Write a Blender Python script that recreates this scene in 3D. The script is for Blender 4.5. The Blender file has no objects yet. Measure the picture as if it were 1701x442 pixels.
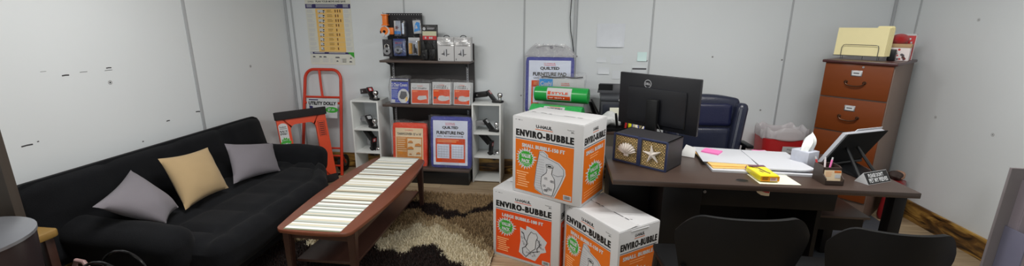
import bpy, bmesh, math, random
import numpy as np
from mathutils import Matrix, Vector
random.seed(7)
S = bpy.context.scene
COL = S.collection
PI = math.pi
H = 1.65                      # eye height of the photographer
XL, XR, YB, YF, ZC = -3.04, 3.087, 4.57, -2.2, 2.62   # room: side walls, back wall, wall behind the camera, ceiling


# ------------------------------------------------------------------ materials
def lin(c):
    c = c / 255.0
    return c / 12.92 if c <= .04045 else ((c + .055) / 1.055) ** 2.4


def C(r, g, b, k=1.0):
    return (min(1, lin(r) * k), min(1, lin(g) * k), min(1, lin(b) * k), 1)


MATS = {}


def mat(name, rgb, rough=.5, metal=0.0, k=1.0, var=.06, scale=14.0, bump=0.0, bscale=60.0, sheen=0.0, spec=.5, coat=0.0, emit=None, stretch=None, alpha=None):
    if name in MATS:
        return MATS[name]
    m = bpy.data.materials.new(name)
    m.use_nodes = True
    nt = m.node_tree
    N, L = nt.nodes, nt.links
    b = N['Principled BSDF']
    col = C(*rgb, k)
    tc = N.new('ShaderNodeTexCoord')
    src = tc.outputs['Object']
    if stretch:
        mp = N.new('ShaderNodeMapping')
        mp.inputs['Scale'].default_value = stretch
        L.new(src, mp.inputs['Vector'])
        src = mp.outputs['Vector']
    nz = N.new('ShaderNodeTexNoise')
    nz.inputs['Scale'].default_value = scale
    nz.inputs['Detail'].default_value = 3
    L.new(src, nz.inputs['Vector'])
    mx = N.new('ShaderNodeMix')
    mx.data_type = 'RGBA'
    mx.inputs['A'].default_value = tuple(c * (1 - var) for c in col[:3]) + (1,)
    mx.inputs['B'].default_value = tuple(min(1, c * (1 + var)) for c in col[:3]) + (1,)
    L.new(nz.outputs['Fac'], mx.inputs['Factor'])
    L.new(mx.outputs['Result'], b.inputs['Base Color'])
    b.inputs['Roughness'].default_value = rough
    b.inputs['Metallic'].default_value = metal
    b.inputs['Specular IOR Level'].default_value = spec
    if sheen:
        b.inputs['Sheen Weight'].default_value = sheen
        b.inputs['Sheen Roughness'].default_value = .5
    if coat:
        b.inputs['Coat Weight'].default_value = coat
        b.inputs['Coat Roughness'].default_value = .15
    if alpha is not None:
        b.inputs['Alpha'].default_value = alpha
    if bump:
        n2 = N.new('ShaderNodeTexNoise')
        n2.inputs['Scale'].default_value = bscale
        n2.inputs['Detail'].default_value = 4
        L.new(src, n2.inputs['Vector'])
        bp = N.new('ShaderNodeBump')
        bp.inputs['Strength'].default_value = bump
        bp.inputs['Distance'].default_value = .01
        L.new(n2.outputs['Fac'], bp.inputs['Height'])
        L.new(bp.outputs['Normal'], b.inputs['Normal'])
    if emit:
        b.inputs['Emission Color'].default_value = (1, .98, .95, 1)
        b.inputs['Emission Strength'].default_value = emit
    MATS[name] = m
    return m


def film(name, tint=(1, 1, 1), gloss=.05, scale=18.0, bump=.9, haze=.0):
    """thin clear plastic film: mostly see-through, with crinkled shine"""
    if name in MATS:
        return MATS[name]
    m = bpy.data.materials.new(name)
    m.use_nodes = True
    nt = m.node_tree
    N, L = nt.nodes, nt.links
    for n in list(N):
        N.remove(n)
    out = N.new('ShaderNodeOutputMaterial')
    tr = N.new('ShaderNodeBsdfTransparent')
    tr.inputs['Color'].default_value = (*tint, 1)
    gl = N.new('ShaderNodeBsdfGlossy')
    gl.inputs['Roughness'].default_value = .12
    df = N.new('ShaderNodeBsdfDiffuse')
    df.inputs['Color'].default_value = (.8, .8, .82, 1)
    tc = N.new('ShaderNodeTexCoord')
    nz = N.new('ShaderNodeTexNoise')
    nz.inputs['Scale'].default_value = scale
    nz.inputs['Detail'].default_value = 3
    nz.inputs['Distortion'].default_value = 1.2
    L.new(tc.outputs['Object'], nz.inputs['Vector'])
    bp = N.new('ShaderNodeBump')
    bp.inputs['Strength'].default_value = bump
    bp.inputs['Distance'].default_value = .02
    L.new(nz.outputs['Fac'], bp.inputs['Height'])
    L.new(bp.outputs['Normal'], gl.inputs['Normal'])
    lw = N.new('ShaderNodeLayerWeight')
    lw.inputs['Blend'].default_value = .25
    L.new(bp.outputs['Normal'], lw.inputs['Normal'])
    ad = N.new('ShaderNodeMath')
    ad.operation = 'MULTIPLY_ADD'
    ad.inputs[1].default_value = .22
    ad.inputs[2].default_value = gloss
    ad.use_clamp = True
    L.new(lw.outputs['Fresnel'], ad.inputs[0])
    m0 = N.new('ShaderNodeMixShader')
    m0.inputs['Fac'].default_value = haze
    L.new(tr.outputs[0], m0.inputs[1])
    L.new(df.outputs[0], m0.inputs[2])
    m1 = N.new('ShaderNodeMixShader')
    L.new(ad.outputs[0], m1.inputs['Fac'])
    L.new(m0.outputs[0], m1.inputs[1])
    L.new(gl.outputs[0], m1.inputs[2])
    L.new(m1.outputs[0], out.inputs['Surface'])
    MATS[name] = m
    return m


# ------------------------------------------------------------------ mesh builder
def T(x, y, z):
    return Matrix.Translation((x, y, z))


def R(a, ax):
    return Matrix.Rotation(math.radians(a), 4, ax)


class B:
    """collects geometry for ONE mesh object"""

    def __init__(s, M=None):
        s.bm = bmesh.new()
        s.mats = []
        s.M = M or Matrix.Identity(4)

    def mi(s, m):
        if m not in s.mats:
            s.mats.append(m)
        return s.mats.index(m)

    def merge(s, t, m, M=None):
        i = s.mi(m)
        for f in t.faces:
            f.material_index = i
        t.transform(s.M @ (M or Matrix.Identity(4)))
        me = bpy.data.meshes.new('tmp')
        t.to_mesh(me)
        t.free()
        s.bm.from_mesh(me)
        bpy.data.meshes.remove(me)
        return s

    def raw(s, m, vs, fs, M=None):
        t = bmesh.new()
        v = [t.verts.new(p) for p in vs]
        for f in fs:
            try:
                t.faces.new([v[i] for i in f])
            except ValueError:
                pass
        return s.merge(t, m, M)

    def box(s, m, x0, x1, y0, y1, z0, z1, M=None, bev=0.0, seg=2):
        t = bmesh.new()
        bmesh.ops.create_cube(t, size=1)
        t.transform(T((x0 + x1) / 2, (y0 + y1) / 2, (z0 + z1) / 2) @ Matrix.Diagonal((abs(x1 - x0), abs(y1 - y0), abs(z1 - z0), 1)))
        if bev:
            bmesh.ops.bevel(t, geom=t.edges[:], offset=bev, segments=seg, affect='EDGES', profile=.5)
        return s.merge(t, m, M)

    def cyl(s, m, p0, p1, r0, r1=None, seg=16, M=None, cap=True):
        r1 = r0 if r1 is None else r1
        p0, p1 = Vector(p0), Vector(p1)
        d = p1 - p0
        t = bmesh.new()
        bmesh.ops.create_cone(t, cap_ends=cap, segments=seg, radius1=r0, radius2=r1, depth=d.length)
        q = d.to_track_quat('Z', 'Y').to_matrix().to_4x4()
        t.transform(T(*((p0 + p1) / 2)) @ q)
        return s.merge(t, m, M)

    def sph(s, m, c, r, M=None, u=20, v=12, sc=(1, 1, 1)):
        t = bmesh.new()
        bmesh.ops.create_uvsphere(t, u_segments=u, v_segments=v, radius=r)
        t.transform(T(*c) @ Matrix.Diagonal((*sc, 1)))
        return s.merge(t, m, M)

    def tube(s, m, pts, r, seg=8, M=None, closed=False, rf=None):
        pts = [Vector(p) for p in pts]
        n = len(pts)
        vs, fs = [], []
        up = Vector((0, 0, 1))
        for i, p in enumerate(pts):
            a = pts[i - 1] if (i or closed) else p
            b = pts[(i + 1) % n] if (i < n - 1 or closed) else p
            d = (b - a).normalized()
            if abs(d.dot(up)) > .95:
                up = Vector((1, 0, 0)) if abs(d.x) < .9 else Vector((0, 1, 0))
            x = d.cross(up).normalized()
            y = d.cross(x).normalized()
            up = -y if y.dot(up) < 0 else y
            x = d.cross(up).normalized()
            y = up
            rr = r if rf is None else r * rf(i / max(1, n - 1))
            for k in range(seg):
                g = 2 * PI * k / seg
                vs.append(p + x * rr * math.cos(g) + y * rr * math.sin(g))
        for i in range(n if closed else n - 1):
            j = (i + 1) % n
            for k in range(seg):
                k2 = (k + 1) % seg
                fs.append((i * seg + k, i * seg + k2, j * seg + k2, j * seg + k))
        if not closed:
            fs.append(tuple(range(seg))[::-1])
            fs.append(tuple((n - 1) * seg + k for k in range(seg)))
        return s.raw(m, vs, fs, M)

    def lathe(s, m, prof, seg=28, M=None):
        vs, fs = [], []
        n = len(prof)
        for k in range(seg):
            g = 2 * PI * k / seg
            for r, z in prof:
                vs.append((r * math.cos(g), r * math.sin(g), z))
        for k in range(seg):
            j = (k + 1) % seg
            for i in range(n - 1):
                fs.append((k * n + i, j * n + i, j * n + i + 1, k * n + i + 1))
        t = bmesh.new()
        v = [t.verts.new(p) for p in vs]
        for f in fs:
            t.faces.new([v[i] for i in f])
        bmesh.ops.remove_doubles(t, verts=t.verts[:], dist=1e-5)
        return s.merge(t, m, M)

    def prism(s, m, pts, z0, z1, M=None, bev=0.0):
        """outline pts in the local xy-plane, extruded from z0 to z1"""
        t = bmesh.new()
        v = [t.verts.new((x, y, z0)) for x, y in pts]
        f = t.faces.new(v)
        e = bmesh.ops.extrude_face_region(t, geom=[f])
        bmesh.ops.translate(t, verts=[g for g in e['geom'] if isinstance(g, bmesh.types.BMVert)], vec=(0, 0, z1 - z0))
        bmesh.ops.recalc_face_normals(t, faces=t.faces[:])
        if bev:
            ed = [d for d in t.edges if abs(d.verts[0].co.z - d.verts[1].co.z) < 1e-6]
            bmesh.ops.bevel(t, geom=ed, offset=bev, segments=2, affect='EDGES', profile=.5)
        return s.merge(t, m, M)

    def soft(s, m, c, size, r, n=10, M=None, disp=None):
        """box with big soft round edges; disp(p, dir) -> extra offset along dir"""
        hx, hy, hz = (d / 2 for d in size)
        t = bmesh.new()
        bmesh.ops.create_cube(t, size=2)
        bmesh.ops.subdivide_edges(t, edges=t.edges[:], cuts=n, use_grid_fill=True)
        for v in t.verts:
            p = Vector((v.co.x * hx, v.co.y * hy, v.co.z * hz))
            q = Vector((max(-(hx - r), min(hx - r, p.x)), max(-(hy - r), min(hy - r, p.y)), max(-(hz - r), min(hz - r, p.z))))
            d = p - q
            d = d.normalized() if d.length > 1e-9 else Vector((0, 0, 1))
            p = q + d * r
            if disp:
                p = p + d * disp(p, d)
            v.co = p + Vector(c)
        return s.merge(t, m, M)

    def grid(s, m, fn, nu, nv, M=None, thick=0.0):
        """surface fn(u,v) for u,v in 0..1; thick gives it a back and a rim"""
        P = [[Vector(fn(i / nu, j / nv)) for j in range(nv + 1)] for i in range(nu + 1)]
        vs = [p for row in P for p in row]
        W = nv + 1
        fs = [(i * W + j, (i + 1) * W + j, (i + 1) * W + j + 1, i * W + j + 1) for i in range(nu) for j in range(nv)]
        t = bmesh.new()
        v = [t.verts.new(p) for p in vs]
        for f in fs:
            t.faces.new([v[i] for i in f])
        if thick:
            bmesh.ops.recalc_face_normals(t, faces=t.faces[:])
            bmesh.ops.solidify(t, geom=t.faces[:], thickness=thick)
        return s.merge(t, m, M)

    def obj(s, name, parent=None, loc=None, rz=0.0, smooth=35, bevel=0.0, **props):
        me = bpy.data.meshes.new(name)
        s.bm.to_mesh(me)
        s.bm.free()
        for m in s.mats:
            me.materials.append(m)
        if smooth:
            me.shade_smooth()
            me.set_sharp_from_angle(angle=math.radians(smooth))
        o = bpy.data.objects.new(name, me)
        COL.objects.link(o)
        if parent:
            o.parent = parent
        if loc:
            o.location = loc
        o.rotation_euler.z = math.radians(rz)
        for k, v in props.items():
            o[k] = v
        return o


def thing(name, label, category, loc=(0, 0, 0), rz=0.0, group=None):
    o = bpy.data.objects.new(name, None)
    o.empty_display_size = .1
    COL.objects.link(o)
    o.location = loc
    o.rotation_euler.z = math.radians(rz)
    o['label'] = label
    o['category'] = category
    if group:
        o['group'] = group
    return o


def dup(root, loc, rz, label, group=None):
    r = root.copy()
    COL.objects.link(r)
    r.location = loc
    r.rotation_euler.z = math.radians(rz)
    r['label'] = label
    if group:
        r['group'] = group
    for ch in list(root.children):
        c = ch.copy()
        COL.objects.link(c)
        c.parent = r
        for g in list(ch.children):
            d = g.copy()
            COL.objects.link(d)
            d.parent = c
    return r


def struct(b, name, **kw):
    return b.obj(name, kind='structure', **kw)


# ------------------------------------------------------------------ flat printing on a face
class Print:
    """ink on a flat face of builder b. Frame: origin (lower left), u to the right, v up; z of M points out of the face"""

    def __init__(s, b, M):
        s.b, s.M = b, M

    def z(s, l):
        return .0007 * l

    def poly(s, pts, m, l=1):
        return s.b.raw(m, [(x, y, s.z(l)) for x, y in pts], [tuple(range(len(pts)))], s.M)

    def rect(s, u0, v0, u1, v1, m, l=1):
        return s.poly([(u0, v0), (u1, v0), (u1, v1), (u0, v1)], m, l)

    def disc(s, u, v, r, m, l=1, n=20, ry=None):
        ry = ry or r
        return s.poly([(u + r * math.cos(2 * PI * k / n), v + ry * math.sin(2 * PI * k / n)) for k in range(n)], m, l)

    def ring(s, u, v, r, w, m, l=1, n=28, ry=None):
        ry = ry or r
        vs, fs = [], []
        for k in range(n):
            a = 2 * PI * k / n
            vs += [(u + r * math.cos(a), v + ry * math.sin(a), s.z(l)), (u + (r - w) * math.cos(a), v + (ry - w) * math.sin(a), s.z(l))]
        for k in range(n):
            j = (k + 1) % n
            fs.append((2 * k, 2 * j, 2 * j + 1, 2 * k + 1))
        return s.b.raw(m, vs, fs, s.M)

    def star(s, u, v, r, m, l=1, n=20, inner=.72, ry=None, jit=.1, seed=1):
        rnd = random.Random(seed)
        ry = ry or r
        vs, fs = [(u, v, s.z(l))], []
        for k in range(2 * n):
            a = PI * k / n
            q = (1 + jit * (rnd.random() - .5) * 2) if k % 2 == 0 else inner
            vs.append((u + r * q * math.cos(a), v + ry * q * math.sin(a), s.z(l)))
        fs = [(0, 1 + k, 1 + (k + 1) % (2 * n)) for k in range(2 * n)]
        return s.b.raw(m, vs, fs, s.M)

    def stroke(s, pts, w, m, l=1, closed=False):
        pts = [Vector(p) for p in pts]
        n = len(pts)
        vs, fs = [], []
        for i in range(n):
            a = pts[i - 1] if (i or closed) else pts[i]
            c = pts[(i + 1) % n] if (i < n - 1 or closed) else pts[i]
            d = (c - a)
            d = d.normalized() if d.length > 0 else Vector((1, 0))
            nrm = Vector((-d.y, d.x)) * w / 2
            vs += [(*(pts[i] + nrm), s.z(l)), (*(pts[i] - nrm), s.z(l))]
        for i in range(n if closed else n - 1):
            j = (i + 1) % n
            fs.append((2 * i, 2 * i + 1, 2 * j + 1, 2 * j))
        return s.b.raw(m, vs, fs, s.M)

    def text(s, body, u, v, w, h, m, l=2, bold=.02, fit=True, skew=0.0, rot=0.0, sp=1.0):
        """text whose ink fills w x h, lower left corner at (u, v)"""
        cu = bpy.data.curves.new('ink', 'FONT')
        cu.body = body
        cu.size = 1
        cu.offset = bold
        cu.space_character = sp
        cu.resolution_u = 3
        cu.align_x = 'CENTER'
        o = bpy.data.objects.new('ink', cu)
        me = bpy.data.meshes.new_from_object(o)
        bpy.data.objects.remove(o)
        bpy.data.curves.remove(cu)
        t = bmesh.new()
        t.from_mesh(me)
        bpy.data.meshes.remove(me)
        if not t.verts:
            t.free()
            return s
        xs = [q.co.x for q in t.verts]
        ys = [q.co.y for q in t.verts]
        x0, x1, y0, y1 = min(xs), max(xs), min(ys), max(ys)
        for q in t.verts:
            a = (q.co.x - x0) / (x1 - x0) * w
            c = (q.co.y - y0) / max(1e-6, y1 - y0) * h
            a += skew * c
            if rot:
                ca, sa = math.cos(rot), math.sin(rot)
                a, c = a * ca - c * sa, a * sa + c * ca
            q.co = (u + a, v + c, s.z(l))
        s.b.merge(t, m, s.M)
        return s

    def blocks(s, u, v, w, h, n, m, l=2, seed=1):
        """a line of lettering too blurred to read: a row of small letter-sized marks"""
        rnd = random.Random(seed)
        d = w / n
        for k in range(n):
            if rnd.random() < .12: continue
            a = d * (.62 + .2 * rnd.random())
            s.rect(u + d * k, v, u + d * k + a * .34, v + h, m, l)
            s.rect(u + d * k + a * .34, v + (0 if rnd.random() < .5 else h * .68), u + d * k + a, v + (h * .32 if rnd.random() < .5 else h), m, l)
        return s

    def lines(s, u0, v0, u1, v1, n, m, l=2, fill=.45, seed=3, ragged=.35):
        """rows of small print too fine to read"""
        rnd = random.Random(seed)
        dv = (v1 - v0) / n
        for k in range(n):
            x = u1 - (u1 - u0) * ragged * rnd.random()
            s.rect(u0, v1 - dv * (k + fill), x, v1 - dv * k, m, l)
        return s


def front(w=0.0, x=0.0, y=0.0, z=0.0):
    """frame of a face that looks towards -y"""
    return Matrix(((1, 0, 0, x), (0, 0, -1, y), (0, 1, 0, z), (0, 0, 0, 1)))


def rightface(x, y, z):
    """frame of a face that looks towards +x; u runs along +y"""
    return Matrix(((0, 0, 1, x), (1, 0, 0, y), (0, 1, 0, z), (0, 0, 0, 1)))


def topface(x, y, z):
    return T(x, y, z)


# inks and common materials
K = mat('ink_black', (20, 19, 20), .6, var=.03)
KG = mat('ink_grey', (95, 95, 100), .6, var=.03)
LG = mat('ink_light_grey', (176, 178, 182), .6, k=1.35, var=.03)
W = mat('print_white', (206, 208, 210), .55, k=1.02, var=.02)
OR = mat('ink_orange', (220, 108, 14), .5, k=1.05, var=.04)
OR2 = mat('ink_red_orange', (216, 72, 14), .5, k=1.12, var=.04)
OR3 = mat('ink_light_orange', (232, 165, 110), .55, k=1.25, var=.03)
GR = mat('ink_green', (52, 150, 45), .5, k=1.3, var=.05)
BL = mat('ink_blue', (45, 60, 150), .5, k=1.4, var=.05)
NV = mat('ink_navy', (40, 34, 84), .5, k=1.4, var=.05)
RD = mat('ink_red', (178, 40, 44), .5, k=1.35, var=.05)
SK = mat('ink_sky_blue', (40, 130, 200), .5, k=1.4, var=.05)
YE = mat('ink_yellow', (240, 225, 40), .5, k=1.3, var=.03)
TN = mat('ink_tan', (208, 170, 96), .6, k=1.4, var=.05)
CARD = mat('white_cardboard', (206, 206, 207), .62, k=1.0, var=.03, scale=5)
KP = mat('black_plastic', (15, 16, 18), .42, var=.1, spec=.35)
KM = mat('black_metal', (16, 16, 17), .38, spec=.5, var=.1)
CHROME = mat('chrome', (205, 205, 205), .12, 1.0, k=1.2, var=.02)
STEEL = mat('zinc_steel', (165, 165, 168), .35, .9, k=1.2, var=.08)
FILM = film('clear_plastic_film')
FILM2 = film('wrinkled_plastic_bag', gloss=.05, scale=22, bump=1.0, haze=.03)
# ------------------------------------------------------------------ camera (ultra-wide phone lens, pitched down 14 degrees)
cam = bpy.data.cameras.new('camera')
cam.sensor_fit = 'HORIZONTAL'
cam.sensor_width = 36
cam.lens = 711.4 / 1701 * 36
cam.clip_start = .02
co = bpy.data.objects.new('camera', cam)
COL.objects.link(co)
p_, y_, r_ = (math.radians(a) for a in (14.3, 6.57, .36))
Fv = Vector((-math.sin(y_) * math.cos(p_), math.cos(y_) * math.cos(p_), -math.sin(p_)))
Rv = Vector((math.cos(y_), math.sin(y_), 0))
Uv = Rv.cross(Fv)
R2 = Rv * math.cos(r_) + Uv * math.sin(r_)
U2 = Uv * math.cos(r_) - Rv * math.sin(r_)
co.matrix_world = Matrix(((R2.x, U2.x, -Fv.x, 0), (R2.y, U2.y, -Fv.y, 0), (R2.z, U2.z, -Fv.z, H), (0, 0, 0, 1)))
S.camera = co
S.view_settings.view_transform = 'Standard'
S.view_settings.look = 'None'
S.view_settings.gamma = 1
S.view_settings.use_curve_mapping = False
S.view_settings.exposure = EXPOSURE = -.18
S.cycles.use_denoising = True
S.cycles.max_bounces = 10
S.cycles.transparent_max_bounces = 16
S.cycles.sample_clamp_indirect = 6
wd = bpy.data.worlds.new('world')
S.world = wd
wd.use_nodes = True
wd.node_tree.nodes['Background'].inputs['Color'].default_value = (.5, .55, .6, 1)
wd.node_tree.nodes['Background'].inputs['Strength'].default_value = .3

# ------------------------------------------------------------------ room surfaces
WALL = mat('white_wall_panel', (184, 188, 190), .42, k=1.56, var=.025, scale=1.6, bump=.05, bscale=30)
SEAM = mat('panel_seam_strip', (160, 163, 166), .45, k=1.3, var=.03)
CEIL = mat('ceiling_tile', (215, 215, 212), .8, k=1.25, var=.03, bump=.2, bscale=120)
SCUFF = mat('dark_scuff', (62, 62, 64), .7, var=.2, scale=80)
SCREW = mat('screw_head', (150, 150, 150), .4, .3, k=1.2)


def floor_mat():
    m = bpy.data.materials.new('wood_plank_vinyl')
    m.use_nodes = True
    nt = m.node_tree
    N, L = nt.nodes, nt.links
    b = N['Principled BSDF']
    tc = N.new('ShaderNodeTexCoord')
    br = N.new('ShaderNodeTexBrick')
    br.offset = .37
    br.inputs['Scale'].default_value = 1
    br.inputs['Brick Width'].default_value = 1.22
    br.inputs['Row Height'].default_value = .15
    br.inputs['Mortar Size'].default_value = .0015
    br.inputs['Color1'].default_value = C(152, 137, 114, 1.65)
    br.inputs['Color2'].default_value = C(132, 117, 97, 1.65)
    br.inputs['Mortar'].default_value = C(70, 60, 50)
    L.new(tc.outputs['Object'], br.inputs['Vector'])
    mp = N.new('ShaderNodeMapping')
    mp.inputs['Scale'].default_value = (1.3, 22, 1)
    L.new(tc.outputs['Object'], mp.inputs['Vector'])
    nz = N.new('ShaderNodeTexNoise')
    nz.inputs['Scale'].default_value = 2.2
    nz.inputs['Detail'].default_value = 6
    nz.inputs['Distortion'].default_value = .6
    L.new(mp.outputs['Vector'], nz.inputs['Vector'])
    cr = N.new('ShaderNodeValToRGB')
    cr.color_ramp.elements[0].position = .3
    cr.color_ramp.elements[0].color = (.62, .57, .5, 1)
    cr.color_ramp.elements[1].position = .7
    cr.color_ramp.elements[1].color = (1.05, 1.03, 1, 1)
    L.new(nz.outputs['Fac'], cr.inputs['Fac'])
    mx = N.new('ShaderNodeMix')
    mx.data_type = 'RGBA'
    mx.blend_type = 'MULTIPLY'
    mx.inputs['Factor'].default_value = 1
    L.new(br.outputs['Color'], mx.inputs['A'])
    L.new(cr.outputs['Color'], mx.inputs['B'])
    L.new(mx.outputs['Result'], b.inputs['Base Color'])
    b.inputs['Roughness'].default_value = .45
    return m


def burnt_wood(name, stretch):
    """torched pine board: yellow grain with scorched dark clouds and knots"""
    m = bpy.data.materials.new(name)
    m.use_nodes = True
    nt = m.node_tree
    N, L = nt.nodes, nt.links
    b = N['Principled BSDF']
    tc = N.new('ShaderNodeTexCoord')
    mp = N.new('ShaderNodeMapping')
    mp.inputs['Scale'].default_value = stretch
    L.new(tc.outputs['Object'], mp.inputs['Vector'])
    nz = N.new('ShaderNodeTexNoise')
    nz.inputs['Scale'].default_value = 1.6
    nz.inputs['Detail'].default_value = 5
    nz.inputs['Distortion'].default_value = 1.5
    L.new(mp.outputs['Vector'], nz.inputs['Vector'])
    cr = N.new('ShaderNodeValToRGB')
    e = cr.color_ramp.elements
    e[0].position, e[0].color = .36, C(38, 25, 14)
    e[1].position, e[1].color = .66, C(178, 140, 70, 1.2)
    q = e.new(.5)
    q.color = C(112, 78, 36)
    L.new(nz.outputs['Fac'], cr.inputs['Fac'])
    vo = N.new('ShaderNodeTexVoronoi')
    vo.inputs['Scale'].default_value = 1.3
    L.new(mp.outputs['Vector'], vo.inputs['Vector'])
    k = N.new('ShaderNodeValToRGB')
    k.color_ramp.elements[0].position = .05
    k.color_ramp.elements[0].color = (.12, .08, .05, 1)
    k.color_ramp.elements[1].position = .14
    k.color_ramp.elements[1].color = (1, 1, 1, 1)
    L.new(vo.outputs['Distance'], k.inputs['Fac'])
    mx = N.new('ShaderNodeMix')
    mx.data_type = 'RGBA'
    mx.blend_type = 'MULTIPLY'
    mx.inputs['Factor'].default_value = 1
    L.new(cr.outputs['Color'], mx.inputs['A'])
    L.new(k.outputs['Color'], mx.inputs['B'])
    L.new(mx.outputs['Result'], b.inputs['Base Color'])
    b.inputs['Roughness'].default_value = .5
    return m


FLOOR = floor_mat()
b = B(); b.box(FLOOR, XL - .1, XR + .1, YF - .1, YB + .1, -.1, 0); struct(b, 'floor')
b = B(); b.box(CEIL, XL - .1, XR + .1, YF - .1, YB + .1, ZC, ZC + .1); struct(b, 'ceiling')

b = B(); b.box(WALL, XL - .1, XL, YF, YB, 0, ZC)
# scuffs and screw heads on the left wall
pr = Print(b, Matrix(((0, 0, 1, XL), (-1, 0, 0, 0), (0, 1, 0, 0), (0, 0, 0, 1))))   # u = -y
def lscuff(y, z, l, w, tilt=0):
    pr.stroke([(-y - l / 2, z - tilt), (-y, z + w * .2), (-y + l / 2, z + tilt)], w, SCUFF)
for a in ((2.31, 1.325, .04, .008, .0), (2.415, 1.335, .045, .003), (2.575, 1.345, .035, .007), (2.57, 1.33, .05, .003), (2.93, .9, .03, .008), (3.22, .915, .05, .009, .004), (2.03, .955, .055, .008), (2.085, .963, .01, .006), (2.70, .795, .012, .008), (2.2, 1.36, .03, .002)):
    lscuff(*a)
for y, z in ((2.563, 1.248), (3.254, 1.228), (3.911, 1.231), (2.563, 2.1), (3.911, 2.1)):
    pr.ring(-y, z, .014, .004, SCREW, n=14); pr.disc(-y, z, .006, SCUFF, n=10)
struct(b, 'wall_left')

b = B(); b.box(WALL, XL, XR, YB, YB + .1, 0, ZC)
pr = Print(b, front(y=YB))
for x, z in ((.148, 1.325), (.86, 1.29), (1.5, 1.34), (2.16, 1.32), (2.03, .81), (-.43, .9)):
    pr.disc(x, z, .009, SCREW, n=12); pr.disc(x, z, .0028, SCUFF, 2, n=8)
for x, z in ((.20, 1.61), (.47, 1.64)):
    pass
struct(b, 'wall_back')

b = B(); b.box(WALL, XR, XR + .1, YF, YB, 0, ZC)
pr = Print(b, Matrix(((0, 0, -1, XR), (1, 0, 0, 0), (0, 1, 0, 0), (0, 0, 0, 1))))
for y, z in ((3.854, .921), (3.356, .899), (2.6, .9), (3.7, 1.7)):
    pr.ring(y, z, .012, .003, SCREW, n=14); pr.disc(y, z, .004, SCUFF, n=10)
struct(b, 'wall_right')
b = B()
WX0, WX1, WZ0, WZ1 = -2.3, 1.7, .9, 2.3
for q in ((XL - .1, WX0, 0, ZC), (WX1, XR + .1, 0, ZC), (WX0, WX1, 0, WZ0), (WX0, WX1, WZ1, ZC)): b.box(WALL, q[0], q[1], YF - .1, YF, q[2], q[3])
struct(b, 'wall_front')
# unseen shop window, added behind the photographer to brighten the walls
FRW = mat('fill_window_frame_grey', (150, 150, 152), .4)
b = B()
for x in (WX0, -.97, .36, WX1 - .05): b.box(FRW, x, x + .05, YF - .08, YF - .02, WZ0, WZ1)
for z in (WZ0, WZ1 - .05): b.box(FRW, WX0, WX1, YF - .079, YF - .021, z, z + .05)
fr = struct(b, 'fill_window_1')
b = B(); b.box(film('fill_window_glass', gloss=.04, scale=1, bump=0), WX0 + .05, WX1 - .05, YF - .055, YF - .05, WZ0 + .05, WZ1 - .05); b.obj('pane', fr)
la = bpy.data.lights.new('window_fill', 'AREA'); la.shape = 'RECTANGLE'; la.size, la.size_y = WX1 - WX0, WZ1 - WZ0; la.energy = 42; la.color = (.90, .96, 1)  # cool area lamp added as frontal fill for upright surfaces
lo = bpy.data.objects.new('window_fill', la); COL.objects.link(lo); lo.location = ((WX0 + WX1) / 2, YF - .12, (WZ0 + WZ1) / 2); lo.rotation_euler = (PI / 2, 0, 0)

# panel seam strips
n = 0
def seam(x0, x1, y0, y1, z0=.18, z1=ZC):
    global n
    n += 1
    b = B(); b.box(SEAM, x0, x1, y0, y1, z0, z1, bev=.002); struct(b, 'trim_%d' % n)
for x in (-1.689, -.404, .886, 2.18):
    seam(x - .009, x + .009, YB - .005, YB)
seam(.105, .125, YB - .018, YB); seam(.135, .143, YB - .008, YB)
seam(XL, XL + .02, YB - .02, YB); seam(XR - .02, XR, YB - .02, YB)
seam(-2.975, -2.955, YB - .005, YB)
for y in (3.253, 1.2): seam(XL, XL + .005, y - .016, y + .016)
for y in (4.275, 2.98): seam(XR - .005, XR, y - .009, y + .009)

# torched pine skirting boards
b = B(); b.box(burnt_wood('burnt_pine_back', (1.6, 6, 9)), XL, XR, YB - .02, YB, 0, .175, bev=.003); struct(b, 'baseboard_back')
b = B(); b.box(burnt_wood('burnt_pine_side', (6, 2.2, 9)), XL, XL + .02, YF, YB - .02, 0, .175, bev=.003); struct(b, 'baseboard_left')
b = B(); b.box(burnt_wood('burnt_pine_right', (6, 2.2, 9)), XR - .02, XR, YF, YB - .02, 0, .165, bev=.003); struct(b, 'baseboard_right')

# open dark door at the far left, hinged on the left wall
DOOR = mat('dark_brown_door', (60, 53, 47), .5, k=1.1, var=.15, scale=5, stretch=(8, 8, .7))
b = B(M=T(-2.335, 1.47, 0) @ R(196, 'Z'))
b.box(DOOR, 0, .70, -.022, .022, .01, 2.05, bev=.003)
for z0, z1 in ((.2, .95), (1.1, 1.85)):
    b.box(DOOR, .12, .58, -.028, .028, z0, z1, bev=.004)
d = struct(b, 'door_1')

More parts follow.
